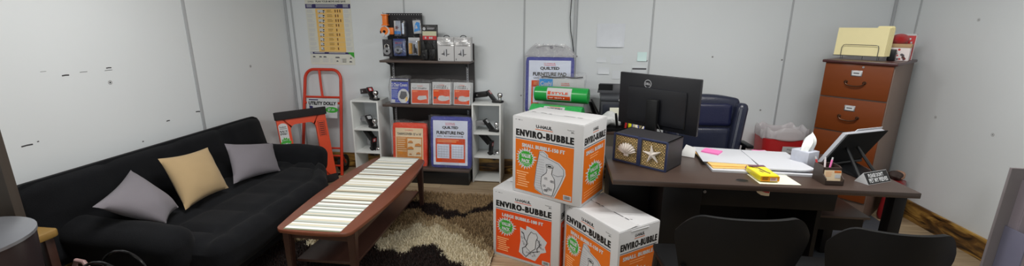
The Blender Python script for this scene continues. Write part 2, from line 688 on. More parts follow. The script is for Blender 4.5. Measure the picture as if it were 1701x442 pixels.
# ------------------------------------------------------------------ ceiling lights (fluorescent troffers, above the frame)
DIFF = mat('light_diffuser', (250, 250, 248), .4, emit=1.2)
FRM = mat('light_frame', (225, 225, 225), .4, k=1.2)
for i, (x, y, e, lab) in enumerate(((-1.5, 2.05, 46, 'ceiling light panel above the coffee table'), (1.4, 2.5, 44, 'ceiling light panel above the desk'), (-.2, -.9, 14, 'ceiling light panel behind the photographer'))):
    t = thing('ceiling_light', lab, 'ceiling light', (x, y, ZC))
    b = B(); b.box(FRM, -.62, .62, -.32, -.29, -.03, 0); b.box(FRM, -.62, .62, .29, .32, -.03, 0)
    b.box(FRM, -.62, -.59, -.29, .29, -.03, 0); b.box(FRM, .59, .62, -.29, .29, -.03, 0)
    b.obj('frame', t)
    b = B(); b.box(DIFF, -.59, .59, -.29, .29, -.015, -.005); b.obj('diffuser', t)
    for yy in (-.13, .13):
        la = bpy.data.lights.new('tube', 'AREA')
        la.shape = 'RECTANGLE'
        la.size, la.size_y = 1.15, .07
        la.energy = e * .5
        la.color = (1, .985, .96)
        lo = bpy.data.objects.new('tube_lamp', la)
        COL.objects.link(lo)
        lo.parent = t
        lo.location = (0, yy, -.035)
# ------------------------------------------------------------------ sofa along the left wall
VEL = mat('black_velvet', (21, 22, 25), .9, k=.9, var=.3, scale=9, bump=.25, bscale=240, sheen=.04, spec=.12)
VEL2 = mat('black_sofa_base', (20, 20, 22), .9, var=.2)
sofa = thing('sofa', 'black velvet tufted sofa against the left wall', 'sofa', (-2.47, 2.78, 0))
def tuft(p, d, cx=0, cy=0, px=.36, py=.30, a=.03):
    if d.z < .2:
        return 0
    gx = abs(math.sin(PI * (p.x - cx) / px)); gy = abs(math.sin(PI * (p.y - cy) / py))
    return d.z * (a * (min(1, gx * 2.2) * min(1, gy * 2.2)) - a)
b = B()
b.soft(VEL, (.07, 0, .30), (1.00, 1.56, .23), .085, n=34, disp=lambda p, d: tuft(p, d) + .012 * math.sin(p.y * 9) * max(0, d.x) * 1)
def cut(b):
    for v in b.bm.verts:
        k = max(0, min(1, (v.co.x - .1) / .4))
        v.co.x -= max(0, v.co.y - .38) * .62 * k
cut(b)
b.obj('seat_cushion', sofa, smooth=60)
b = B()
def bt(p, d):
    if d.x < .3:
        return 0
    g = abs(math.sin(PI * (p.y + .9) / .45)); h = abs(math.sin(PI * (p.z + .02) / .30))
    return .026 * min(1, g * 2.5) * min(1, .3 + h) - .026
b.soft(VEL, (0, 0, 0), (.19, 1.90, .50), .07, n=30, M=T(-.375, -.055, .545) @ R(-13, 'Y'), disp=bt)
b.obj('backrest', sofa, smooth=60)
for sy in (-1, 1):
    b = B()
    b.soft(VEL, (0, 0, 0), (.76, .22, .27), .09, n=16, M=T(.0 if sy < 0 else -.075, sy * .80, .395 if sy < 0 else .41) @ R(-sy * 14, 'X') @ R(3 if sy < 0 else 0, 'Y'), disp=lambda p, d: .006 * math.sin(p.x * 15) * max(0, d.z))
    b.obj('armrest', sofa, smooth=60)
b = B(); b.soft(VEL2, (.02, 0, .145), (.86, 1.50, .13), .03, n=14); cut(b); b.obj('base', sofa)
for sx, sy in ((-.3, -.65), (.34, -.65), (-.3, .65), (.22, .65)):
    b = B(); b.cyl(KP, (sx, sy, 0), (sx, sy, .1), .022, .03, 14); b.obj('leg', sofa)

def cushion(name, m, pts, thick, label, group=None, seed=0):
    """puffed square cushion through four corner points (counter-clockwise seen from the front)"""
    a, b_, c, d = (Vector(p) for p in pts)
    ctr = (a + b_ + c + d) / 4
    nrm = ((c - a).cross(d - b_)).normalized()
    rnd = random.Random(seed)
    ph = [rnd.random() * 6 for _ in range(6)]
    N = 26
    vs = {}
    bm = []
    faces = []
    for side in (1, -1):
        for i in range(N + 1):
            for j in range(N + 1):
                u, v = i / N, j / N
                e = max(abs(2 * u - 1), abs(2 * v - 1))
                # sides bow inwards, corners stay out
                bu = .045 * math.sin(PI * v) * (1 - 2 * u) * abs(2 * u - 1)
                bv = .045 * math.sin(PI * u) * (1 - 2 * v) * abs(2 * v - 1)
                uu, vv = u + bu, v + bv
                p = a * (1 - uu) * (1 - vv) + b_ * uu * (1 - vv) + c * uu * vv + d * (1 - uu) * vv
                w = (max(0, 1 - (2 * u - 1) ** 2) ** .55) * (max(0, 1 - (2 * v - 1) ** 2) ** .55)
                rip = .06 * math.sin(9 * u + ph[0] + 3 * v) * math.sin(7 * v + ph[1]) + .05 * math.sin(21 * v + 5 * u + ph[2]) * (1 - w)
                p = p + nrm * side * thick / 2 * w * (1 + rip) - ctr
                bm.append(p)
        o = 0 if side == 1 else (N + 1) ** 2
        for i in range(N):
            for j in range(N):
                q = (o + i * (N + 1) + j, o + (i + 1) * (N + 1) + j, o + (i + 1) * (N + 1) + j + 1, o + i * (N + 1) + j + 1)
                faces.append(q if side == 1 else q[::-1])
    bb = B()
    t = bmesh.new()
    v = [t.verts.new(p) for p in bm]
    for f in faces:
        t.faces.new([v[i] for i in f])
    bmesh.ops.remove_doubles(t, verts=t.verts[:], dist=1e-4)
    bmesh.ops.recalc_face_normals(t, faces=t.faces[:])
    bb.merge(t, m)
    kw = dict(label=label, category='cushion')
    if group: kw['group'] = group
    return bb.obj(name, loc=ctr, smooth=80, **kw)

GRYF = mat('grey_cushion_linen', (108, 104, 110), .9, k=1.2, var=.05, bump=.2, bscale=400, sheen=.1)
TANF = mat('tan_cushion_linen', (176, 151, 112), .9, k=.92, var=.05, bump=.2, bscale=400, sheen=.1)
cushion('throw_cushion', GRYF, ((-2.50, 1.87, .675), (-2.37, 2.14, .455), (-2.49, 2.355, .46), (-2.775, 2.345, .71)), .15, 'grey throw cushion tipped on its corner at the near end of the black sofa', 'cushions on the sofa', 1)
cushion('throw_cushion', TANF, ((-2.442, 2.352, .443), (-2.446, 2.738, .449), (-2.640, 2.823, .731), (-2.661, 2.437, .762)), .15, 'tan throw cushion in the middle of the black sofa', 'cushions on the sofa', 2)
cushion('throw_cushion', GRYF, ((-2.455, 2.80, .455), (-2.40, 3.27, .40), (-2.556, 3.43, .60), (-2.64, 2.985, .715)), .14, 'grey throw cushion beside the far arm of the black sofa', 'cushions on the sofa', 3)

# ------------------------------------------------------------------ coffee table
WD = mat('reddish_brown_wood', (112, 62, 42), .33, k=1.0, var=.16, scale=6, stretch=(6, .8, 6), coat=.25)
WD2 = mat('dark_brown_wood', (62, 40, 33), .38, k=1.1, var=.2, scale=6, stretch=(6, .8, 6))
ct = thing('coffee_table', 'long reddish brown wooden coffee table with bowed sides on the shag rug', 'table', (-1.445, 2.885, 0))
def top_outline(hx, hy, bow, r, n=14):
    """half-length hy, half-width hx at the ends plus a bow at the middle"""
    def xs(y):
        return hx + bow * (1 - (y / hy) ** 2)
    pts = []
    for k in range(n + 1):
        y = -hy + r + (2 * hy - 2 * r) * k / n
        pts.append((xs(y), y))
    for k in range(1, 6):
        a = PI / 2 * k / 6
        pts.append((xs(hy - r) - r + r * math.cos(a), hy - r + r * math.sin(a)))
    m = xs(hy - r) - r
    for k in range(7):
        q = m - 2 * m * k / 6
        pts.append((q, hy + .012 * (1 - (q / m) ** 2)))
    for k in range(1, 6):
        a = PI / 2 + PI / 2 * k / 6
        pts.append((-xs(hy - r) + r + r * math.cos(a), hy - r + r * math.sin(a)))
    half = pts
    return half + [(-x, -y) for x, y in half[:]][0:0] + [(-x, -y) for x, y in half]
def uniq(pts):
    out = []
    for p in pts:
        if not out or (abs(p[0] - out[-1][0]) + abs(p[1] - out[-1][1])) > 1e-5:
            out.append(p)
    if abs(out[0][0] - out[-1][0]) + abs(out[0][1] - out[-1][1]) < 1e-5: out.pop()
    return out
def boat(hx, hy, bow, r, n=14):
    def xs(y):
        return hx + bow * (1 - (y / hy) ** 2)
    right = [(xs(-hy + r + (2 * hy - 2 * r) * k / n), -hy + r + (2 * hy - 2 * r) * k / n) for k in range(n + 1)]
    m = xs(hy - r) - r
    c1 = [(m + r * math.cos(PI / 2 * k / 6), hy - r + r * math.sin(PI / 2 * k / 6)) for k in range(1, 7)]
    end = [(m - 2 * m * k / 6, hy + .012 * (1 - (1 - k / 3) ** 2)) for k in range(1, 6)]
    c2 = [(-m + r * math.cos(PI / 2 + PI / 2 * k / 6), hy - r + r * math.sin(PI / 2 + PI / 2 * k / 6)) for k in range(0, 6)]
    half = right + c1 + end + c2
    return uniq(half + [(-x, -y) for x, y in half])
b = B(); b.prism(WD, boat(.235, .722, .06, .06), .424, .45, bev=.007); b.obj('tabletop', ct)
b = B()
for x in (-.205, .205): b.box(WD2, x - .011, x + .011, -.63, .63, .352, .424, bev=.002)
for y in (-.63, .63): b.box(WD2, -.205, .205, y - .011, y + .011, .352, .424, bev=.002)
b.obj('apron', ct)
for sx, sy in ((-1, -1), (1, -1), (-1, 1), (1, 1)):
    b = B()
    t = bmesh.new(); bmesh.ops.create_cube(t, size=1)
    for v in t.verts:
        s = .026 if v.co.z > 0 else .016
        v.co = Vector((sx * .21 + (1 if v.co.x > 0 else -1) * s, sy * .635 + (1 if v.co.y > 0 else -1) * s + (0 if v.co.z > 0 else sy * .01), .424 if v.co.z > 0 else 0.0))
    bmesh.ops.bevel(t, geom=t.edges[:], offset=.005, segments=2, affect='EDGES')
    b.merge(t, WD2); b.obj('leg', ct)
b = B(); b.box(WD2, -.20, .20, -.60, .60, .165, .185, bev=.004); b.obj('lower_shelf', ct)

# striped runner: one mesh, stripes woven across
STR = [mat('runner_' + n, c, .85, k=1.1, var=.03, bump=.15, bscale=300) for n, c in (('cream', (204, 198, 178)), ('white', (226, 228, 224)), ('sage', (124, 126, 104)), ('taupe', (118, 98, 76)), ('pale_grey', (178, 184, 178)))]
b = B()
rnd = random.Random(11)
y = -.715
last = 1
x0, x1 = -.182, .176
while y < .733:
    i = rnd.choice([0, 1, 1, 4, 2, 3, 0, 1, 4])
    if i == last: i = (i + 1) % 5
    w = {0: .024, 1: .026, 2: .012, 3: .011, 4: .018}[i] * (.6 + .8 * rnd.random())
    y2 = min(.733, y + w)
    b.box(STR[i], x0, x1, y, y2, .4503, .4525)
    y, last = y2, i
b.obj('table_runner', loc=(-1.445, 2.885, 0), label='cream, grey and taupe striped runner along the coffee table', category='table runner')

# ------------------------------------------------------------------ shag rug
def d1u(x): return float(np.interp(x, [-2.1, -1.75, -1.5, -1.27, -1.11, -.97, -.83, -.72, -.6, -.45], [3.2, 3.3, 3.55, 3.61, 3.56, 3.45, 3.41, 3.5, 3.65, 3.75]))
def d1l(x): return float(np.interp(x, [-2.1, -1.75, -1.5, -1.3, -1.17, -1.01, -.88, -.76, -.57, -.45], [3.0, 3.05, 3.35, 3.45, 3.38, 3.29, 3.30, 3.38, 3.48, 3.5]))
def cu(x): return float(np.interp(x, [-2.1, -1.9, -1.6, -1.35, -1.23, -1.16, -.97, -.75, -.45], [2.75, 2.80, 2.76, 2.91, 3.01, 3.15, 3.17, 3.0, 2.73]))
def d2(x): return float(np.interp(x, [-2.1, -1.92, -1.86, -1.76, -1.7, -1.5, -1.33, -1.21, -1.11, -1.02, -.98, -.91, -.8, -.71, -.6, -.45], [2.9, 2.80, 2.70, 2.69, 2.82, 2.9, 2.75, 2.69, 2.70, 2.78, 2.84, 2.82, 2.70, 2.61, 2.55, 2.5]))
RGM = [mat('rug_' + n, c, .95, k=1.12, var=.15, scale=60, sheen=.1, spec=.1) for n, c in (('dark_brown', (38, 26, 23)), ('tan', (144, 120, 88)), ('beige', (180, 160, 126)), ('cream', (220, 210, 184)))]
def rug_zone(x, y):
    j = .02 * math.sin(37 * x + 11 * y) + .015 * math.sin(61 * y - 23 * x)
    y += j
    if y > d1u(x): return 1
    if y > d1l(x): return 0
    c, d = cu(x), d2(x)
    if y > c + .10: return 1
    if y > c - .02: return 2
    if y > d: return 3
    if y > d - .55: return 0
    if y > d - .75: return 3
    return 1
RX0, RX1, RY0, RY1 = -2.08, -.455, 1.5, 3.85
rug = thing('rug', 'brown, tan and cream shag rug with wavy bands under the coffee table', 'rug', (0, 0, 0))
b = B()
nx, ny = 54, 78
t = bmesh.new()
g = [[t.verts.new((RX0 + (RX1 - RX0) * i / nx, RY0 + (RY1 - RY0) * j / ny, .012)) for j in range(ny + 1)] for i in range(nx + 1)]
idx = [b.mi(m) for m in RGM]
for i in range(nx):
    for j in range(ny):
        f = t.faces.new((g[i][j], g[i + 1][j], g[i + 1][j + 1], g[i][j + 1]))
        f.material_index = rug_zone(RX0 + (RX1 - RX0) * (i + .5) / nx, RY0 + (RY1 - RY0) * (j + .5) / ny)
me = bpy.data.meshes.new('tmp'); t.to_mesh(me); t.free(); b.bm.from_mesh(me); bpy.data.meshes.remove(me)
b.box(RGM[0], RX0, RX1, RY0, RY1, .001, .0115)
b.obj('backing', rug)
rs = np.random.RandomState(5)
N = 90000
px = rs.uniform(RX0, RX1, N); py = RY1 - (RY1 - RY0) * rs.uniform(0, 1, N) ** .9
zone = np.array([rug_zone(x, y) for x, y in zip(px, py)], dtype=np.int32)
ang = rs.uniform(0, 2 * PI, N); lean = rs.uniform(.004, .022, N); hh = rs.uniform(.02, .04, N); wid = rs.uniform(.002, .0042, N)
la = rs.uniform(0, 2 * PI, N)
co_ = np.zeros((N * 4, 3), dtype=np.float32)
dx, dy = np.cos(ang) * wid, np.sin(ang) * wid
tx, ty = px + np.cos(la) * lean, py + np.sin(la) * lean
co_[0::4] = np.stack([px - dx, py - dy, np.full(N, .010)], 1)
co_[1::4] = np.stack([px + dx, py + dy, np.full(N, .010)], 1)
co_[2::4] = np.stack([tx + dx * .7, ty + dy * .7, .010 + hh], 1)
co_[3::4] = np.stack([tx - dx * .7, ty - dy * .7, .010 + hh], 1)
me = bpy.data.meshes.new('pile')
me.vertices.add(N * 4); me.vertices.foreach_set('co', co_.ravel())
me.loops.add(N * 4); me.loops.foreach_set('vertex_index', np.arange(N * 4, dtype=np.int32))
me.polygons.add(N)
me.polygons.foreach_set('loop_start', np.arange(0, N * 4, 4, dtype=np.int32))
me.polygons.foreach_set('loop_total', np.full(N, 4, dtype=np.int32))
for m in RGM: me.materials.append(m)
me.polygons.foreach_set('material_index', zone)
me.update(calc_edges=True)
o = bpy.data.objects.new('pile', me); COL.objects.link(o); o.parent = rug; o['kind'] = 'stuff'

# ------------------------------------------------------------------ dollies for moving furniture
ORP = mat('orange_red_paint', (196, 62, 24), .4, k=1.35, var=.06)
ORT = mat('red_orange_tube', (184, 50, 26), .35, k=1.35, var=.06)
CARP = mat('black_carpet', (38, 35, 36), .95, k=1.2, var=.2, scale=120, bump=.6, bscale=300)
RUB = mat('black_rubber', (24, 24, 24), .7)

# flat four-wheel dolly stood on its end. local frame: x across the short end, z up along its length, front looks to -y
FD = thing('furniture_dolly', 'orange furniture dolly with black carpeted ends, stood on end behind the sofa arm', 'dolly', (-2.515, 3.925, 0), rz=52)
Lm = R(-12.5, 'X')
b = B(Lm)
def rrect(x0, x1, z0, z1, r, n=6):
    pts = []
    for cx, cz, a0 in ((x1 - r, z1 - r, 0), (x0 + r, z1 - r, 90), (x0 + r, z0 + r, 180), (x1 - r, z0 + r, 270)):
        for k in range(n + 1):
            a = math.radians(a0 + 90 * k / n)
            pts.append((cx + r * math.cos(a), cz + r * math.sin(a)))
    return pts
# frame plate with a rounded opening, made of side boards and shaped end webs
hw, hh_ = .245, .80
ox0, ox1, oz0, oz1 = -.125, .125, .13, .665
inner = rrect(ox0, ox1, oz0, oz1, .06)
outer = []
for k in range(len(inner)):
    x, z = inner[k]
    cx, cz = 0, (oz0 + oz1) / 2
    sx = hw / max(1e-6, abs(x - cx)) if abs(x - cx) > 1e-6 else 1e9
    szz = (hh_ / 2) / max(1e-6, abs(z - cz)) if abs(z - cz) > 1e-6 else 1e9
    s_ = min(sx, szz)
    outer.append((max(-hw, min(hw, (x - cx) * s_)), max(0.0, min(hh_, cz + (z - cz) * s_))))
# put true corners on the outer outline
def plate(b, m, y0, y1):
    n = len(inner)
    vs, fs = [], []
    out = list(outer)
    for q, (X, Z) in ((3, (hw, hh_)), (10, (-hw, hh_)), (17, (-hw, 0)), (24, (hw, 0))):
        out[q] = (X, Z)
    for yy in (y0, y1):
        vs += [(x, yy, z) for x, z in inner] + [(x, yy, z) for x, z in out]
    for k in range(n):
        j = (k + 1) % n
        a, c = k, j
        fs.append((a, c, n + c, n + a))
        fs.append((2 * n + a, 3 * n + a, 3 * n + c, 2 * n + c))
        fs.append((a, 2 * n + a, 2 * n + c, c))
        fs.append((n + a, n + c, 3 * n + c, 3 * n + a))
    t = bmesh.new()
    v = [t.verts.new(p) for p in vs]
    for f in fs: t.faces.new([v[i] for i in f])
    bmesh.ops.recalc_face_normals(t, faces=t.faces[:])
    b.merge(t, m)
plate(b, ORP, 0, .022)
pr = Print(b, front(y=0))
pr.stroke([(.15, .50), (.215, .50), (.215, .66), (.15, .66)], .004, K, closed=True)
for k in range(7): pr.rect(.158, .508 + .021 * k, .208, .521 + .021 * k, mat('stamp_dark_red', (120, 34, 14), .5))
b.obj('frame', FD)
for z0, z1 in ((0, .082), (.725, .80)):
    b = B(Lm); b.box(CARP, -.25, .25, -.024, .03, z0, z1 + (.005 if z0 else 0), bev=.006); b.obj('carpet_end', FD)
for sx in (-.19, .19):
    for z in (.1, .70):
        b = B(Lm)
        b.box(STEEL, sx - .03, sx + .03, .022, .03, z - .04, z + .04)
        b.cyl(RUB, (sx - .014, .075, z), (sx + .014, .075, z), .045, seg=20)
        b.box(STEEL, sx - .022, sx - .016, .03, .09, z - .02, z + .02); b.box(STEEL, sx + .016, sx + .022, .03, .09, z - .02, z + .02)
        b.obj('caster', FD)
b = B(Lm)
pts = [(-.235, .36), (-.15, .36), (-.15, .66)] + [(-.1925 + .0425 * math.cos(math.radians(a)), .66 + .03 * math.sin(math.radians(a))) for a in range(15, 180, 15)] + [(-.235, .66)]
pr = Print(b, front(y=-.0005))
pr.poly(pts, W, 1)
pr.text('Furniture', -.225, .645, .06, .018, K, 2); pr.rect(-.225, .633, -.16, .637, K, 2)
pr.text('DOLLY', -.228, .575, .07, .045, K, 2, .03)
pr.star(-.19, .46, .055, GR, 2, n=14, ry=.095, inner=.8)
pr.blocks(-.215, .515, .05, .010, 5, W, 3, 2); pr.text('$7', -.225, .43, .05, .06, W, 3, .03); pr.text('00', -.172, .46, .018, .026, W, 3)
b.obj('price_sticker', FD, label='white price sticker with green starburst')

# two-wheel hand truck leaning on the back wall. x across, z up, leans back
HT = thing('hand_truck', 'red-orange tube hand truck leaning on the back wall by the white cube shelves', 'hand truck', (-2.635, 4.27, 0))
Lh = R(-11.5, 'X')
HH = 1.18
def ux(z): return .235 - .03 * (z / HH)
b = B(Lh)
pts = [(-ux(0), 0, .0), (-ux(.5), 0, .5), (-ux(1), 0, HH - .11)]
for k in range(1, 7):
    a = PI - PI / 2 * k / 6
    pts.append((-ux(1.1) + .10 + .10 * math.cos(a), 0, HH - .11 + .10 * math.sin(a)))
pts += [(-x, y, z) for x, y, z in pts[::-1]]
b.tube(ORT, pts, .0165, 12); b.obj('frame', HT)
for z in (.865, .80, .30, .215, .105):
    b = B(Lh); b.tube(ORT, [(-ux(z), 0, z), (0, -.008, z), (ux(z), 0, z)], .0125 if z > .5 else .011, 10); b.obj('crossbar', HT)
b = B(Lh); b.tube(ORT, [(-.045, 0, HH - .012), (-.02, -.005, 1.0), (.0, -.004, .868)], .0135, 10); b.obj('center_bar', HT)
b = B(); b.box(KM, -.21, .21, -.10, .03, .004, .014, bev=.002); b.obj('toe_plate', HT)
for sx in (-1, 1):
    b = B(); b.cyl(RUB, (sx * .205, .15, .10), (sx * .16, .15, .10), .095, seg=28); b.cyl(STEEL, (sx * .21, .15, .10), (sx * .155, .15, .10), .04, seg=20)
    b.tube(ORT, [(sx * .215, .15, .10), (sx * .215, .055, .26)], .008, 8)
    b.obj('wheel', HT)
b = B(T(-2.635, 4.27, 0) @ Lh)
b.box(W, -.172, .187, -.0235, -.021, .635, .845)
pr = Print(b, front(y=-.0236))
pr.lines(-.15, .822, -.03, .838, 1, NV, 1, .7)
pr.text('UTILITY DOLLY', -.152, .775, .325, .040, K, 1, .06)
pr.poly([(-.13, .70), (-.10, .70), (-.10, .76), (-.145, .77)], NV, 1); pr.lines(-.06, .74, .03, .765, 2, LG, 1)
pr.disc(.12, .725, .075, GR, 1, ry=.032); pr.text('$7', .075, .706, .036, .036, W, 2, .03); pr.text('.00', .115, .715, .04, .022, W, 2)
pr.ring(.085, .675, .02, .003, LG, 1, ry=.01); pr.lines(.11, .668, .17, .678, 1, LG); pr.lines(-.15, .65, .04, .69, 4, LG)
b.obj('price_sign', label='white UTILITY DOLLY price sign hung on the red-orange hand truck', category='sign')

# ------------------------------------------------------------------ wall poster
PAPER = mat('poster_paper', (196, 196, 186), .6, k=1.35, var=.02)
b = B()
b.box(PAPER, -.262, .256, -.004, -.001, 1.195, 1.893)
pr = Print(b, front(y=-.004))
pr.text('U-HAUL', -.228, 1.862, .07, .018, KG, 1); pr.text('PLAN YOUR MOVE AND SAVE', -.135, 1.862, .34, .02, K, 1, .03)
pr.rect(-.26, 1.80, .254, 1.846, NV, 1)
for u0, u1 in ((-.245, -.175), (-.14, .13), (.17, .24)): pr.lines(u0, 1.807, u1, 1.84, 3, LG, 2, .5)
pr.rect(-.15, 1.335, .165, 1.798, TN, 1)
for k in range(9):
    z = 1.775 - k * .050
    pr.rect(-.255, z - .034, .25, z - .0325, LG, 2)
    pr.lines(-.25, z - .025, -.165, z + .01, 3, LG, 2, .4, seed=k); pr.lines(.175, z - .025, .245, z + .01, 3, LG, 2, .4, seed=k + 20)
    wv = .085 - .006 * k
    pr.poly([(-.125, z - .018), (-.125, z + .012), (-.125 + wv * .7, z + .012), (-.125 + wv, z - .002), (-.125 + wv, z - .018)], W, 2)
    pr.disc(-.125 + wv * .25, z - .019, .006, K, 3, 10); pr.disc(-.125 + wv * .8, z - .019, .006, K, 3, 10); pr.rect(-.125 + wv * .72, z - .006, -.125 + wv * .95, z + .006, K, 3)
    pr.lines(-.02, z - .02, .045, z + .01, 3, mat('ink_brown', (150, 112, 50), .6), 2, .4, seed=k + 40)
    for q in range((3, 2, 3, 2, 1, 2, 1, 1, 1)[k]):
        pr.rect(.072 + q * .027, z - .016, .084 + q * .027, z + .012, mat('ink_dark_tan', (120, 72, 30), .6), 2)
pr.rect(-.26, 1.312, .254, 1.334, NV, 1); pr.lines(-.21, 1.317, -.08, 1.329, 1, LG, 2, .6); pr.lines(-.04, 1.317, .17, 1.329, 1, LG, 2, .6)
pr.poly([(.18, 1.334), (.254, 1.334), (.254, 1.27)], GR, 2); pr.disc(-.245, 1.322, .017, LG, 3, 14)
for u0, u1, v in ((-.235, -.20, 1.28), (-.16, -.125, 1.28), (-.11, -.07, 1.28), (.03, .085, 1.275), (.20, .225, 1.27), (.19, .225, 1.23), (.04, .065, 1.235)):
    pr.poly([(u0, v - .006), (u0 + .004, v + .008), (u1 - .008, v + .008), (u1, v - .006)], KG, 2)
for u0, u1 in ((-.25, -.14), (-.12, -.04), (-.03, .0), (.11, .17), (.09, .17)): pr.lines(u0, 1.215, u1, 1.262, 4, LG, 1, .35)
b.obj('poster', loc=(-2.54, YB, 0), label='printed moving-truck size chart poster on the back wall above the hand truck', category='poster')

# ------------------------------------------------------------------ near-left corner: end table, bin, tote bag
OAK = mat('honey_oak', (158, 124, 66), .45, k=.85, var=.12, scale=5, stretch=(1, 8, 8))
st = thing('side_table', 'honey-coloured wooden end table at the near end of the sofa', 'table', (-2.75, 1.595, 0))
b = B(); b.prism(OAK, rrect(-.165, .165, -.16, .17, .03), .56, .60, bev=.008); b.obj('tabletop', st)
for sx in (-.12, .12):
    for sy in (-.14, .13):
        b = B(); b.box(WD2, sx - .02, sx + .02, sy - .02, sy + .02, 0, .56, bev=.003); b.obj('leg', st)
b = B(); b.box(WD2, -.11, .11, -.13, .12, .2, .22); b.obj('lower_shelf', st)

BIN = mat('dark_brown_bin', (42, 34, 36), .3, k=1.1, var=.1)
LID = mat('brushed_grey_lid', (120, 122, 128), .33, .55, k=1.3, var=.05)
bn = thing('trash_can', 'dark round trash can with a grey metal lid at the far left edge', 'trash can', (-2.17, 1.12, 0))
b = B(); b.lathe(BIN, [(0, 0), (.20, 0), (.205, .01), (.238, .84), (.238, .872), (.225, .872), (.225, .84), (0, .5)], 48); b.obj('body', bn)
b = B(); b.lathe(LID, [(0, .905), (.12, .902), (.20, .885), (.232, .88), (.243, .878), (.243, .866), (.236, .864), (0, .864)], 48); b.obj('lid', bn)

BAG = mat('black_patent', (17, 17, 19), .18, coat=.4)
PNK = mat('pinkish_leather', (150, 120, 118), .45, k=1.1, var=.1)
hb = thing('tote_bag', 'black tote bag with shiny hoop handles on the floor by the near sofa arm', 'bag', (-2.25, 1.70, 0))
b = B(); b.soft(BAG, (0, 0, .19), (.42, .16, .38), .05, n=10, disp=lambda p, d: .012 * math.sin(p.x * 14 + p.z * 9)); b.obj('body', hb)
for sy in (-.05, .06):
    b = B(); b.tube(BAG, [(-.13 * math.cos(a), sy, .375 + .115 * math.sin(a)) for a in [PI * k / 16 for k in range(17)]], .008, 10); b.obj('handle', hb)
b = B(T(0, 0, -.05)); b.tube(PNK, [(-.17, -.03, .44), (-.165, -.035, .50), (-.14, -.04, .535), (-.10, -.04, .53), (-.075, -.045, .50)], .011, 10); b.tube(PNK, [(-.2, -.075, .445), (-.15, -.08, .455), (-.09, -.08, .45)], .010, 8); b.obj('strap', hb, label='pinkish leather strap')
# ------------------------------------------------------------------ dark display shelf on the back wall
GBK = mat('dark_brown_laminate', (34, 28, 27), .45, k=1.15, var=.12, scale=5)
GBR = mat('grey_brown_shelf', (82, 70, 64), .4, k=1.1, var=.1, scale=5)
PEG = mat('black_pegboard', (21, 21, 26), .55, k=1.2, var=.05)
ds = thing('display_shelf', 'dark display shelf with a pegboard top against the back wall', 'shelf', (-1.395, 4.53, 0))
b = B(); b.box(GBK, -.465, .465, -.025, .012, 0, 1.447, bev=.003); b.obj('back_panel', ds)
b = B(); b.box(PEG, -.466, -.077, -.034, -.026, 1.30, 1.752)
pr = Print(b, front(y=-.034))
for i in range(15):
    pr.disc(-.452 + i * .0262, 1.737, .0038, W, 1, 10)
for j in range(1, 17):
    for i in range(15):
        pr.disc(-.452 + i * .0262, 1.737 - j * .0255, .003, mat('peg_hole', (6, 6, 6), .8), 1, 6)
b.obj('pegboard', ds)
for z, y0, zt in ((1.281, -.29, .022), (.826, -.29, .026), (.172, -.41, .024)):
    b = B(); b.box(GBR, -.465, .475, y0, -.026, z - zt, z, bev=.003)
    if z > .3:
        for x in (-.43, .40): b.prism(KM, [(0, 0), (-.2, 0), (0, -.07)], -.002, .002, T(x, -.03, z - zt) @ Matrix(((0, 0, 1, 0), (1, 0, 0, 0), (0, 1, 0, 0), (0, 0, 0, 1))))
    b.obj('shelf', ds)
b = B(); b.box(KM, -.46, .465, -.385, -.026, 0, .147, bev=.002); b.obj('kick_base', ds)
for x in (-.425, .395):
    b = B(); b.box(STEEL, x - .011, x + .011, -.032, -.0255, .18, 1.26)
    pr = Print(b, front(y=-.032))
    for k in range(40): pr.rect(x - .003, .2 + k * .0265, x + .003, .213 + k * .0265, K, 1)
    b.obj('upright', ds)

def bagged(b, m, w, h, d, over=.0, seed=0, amp=.006, y=0.0):
    """crinkled clear bag round a w x h x d block standing at y (front) .. y+d"""
    ph = [random.Random(seed + k).random() * 6 for k in range(4)]
    def dsp(p, dr):
        return amp * (math.sin(23 * p.x + ph[0] + 9 * p.z) + math.sin(31 * p.z + ph[1]) * .7 + math.sin(17 * p.x - 27 * p.z + ph[2]) * .6)
    b.soft(m, (0, y + d / 2, (h + over) / 2 + .002), (w + .018, d + .018, h + over), .014, n=16, disp=dsp)

GP = 'packets on the middle display shelf'
def packet(x, w, h, label, body, draw, rz=0, over=.03, d=.05, y=4.275, lean=-7, n=1):
    t = thing('packet', label, 'packet', (x, y, .8265), rz, GP)
    b = B(R(lean, 'X'))
    for k in range(n):
        b.box(body, -w / 2 + k * .012, w / 2 + k * .012, k * .03, k * .03 + d / n, .002, h, bev=.006)
    pr = Print(b, front())
    draw(pr, w, h)
    b.obj('pack', t)
    b = B(R(lean, 'X')); bagged(b, FILM2, w + (n - 1) * .02, h, d, over, seed=int(abs(x) * 100)); b.obj('clear_bag', t)
def dr_chair(pr, w, h):
    x0, x1 = -w / 2 + .006, w / 2 - .006
    pr.rect(x0, .01, x1, h - .008, W, 1); pr.rect(x0 + .01, .014, x1, h - .02, BL, 2); pr.rect(x0 + .01, h - .034, x1, h - .02, K, 3)
    pr.text('2 Chair Covers', x0 + .014, h - .082, w - .036, .034, W, 4, .03); pr.lines(x0 + .014, h - .115, 0, h - .093, 2, LG, 4)
    pr.lines(x0 + .014, .06, -.01, h - .125, 6, mat('ink_pale_blue', (120, 135, 190), .5, k=1.3), 4); pr.rect(x0 + .014, .012, x0 + .05, .045, LG, 4)
    pr.disc(.045, .085, .062, W, 5, ry=.075); pr.poly([(.0, .07), (.02, .135), (.075, .13), (.085, .09), (.05, .05), (.02, .05)], KG, 6); pr.poly([(.065, .03), (.085, .03), (.09, .075), (.07, .075)], TN, 6)
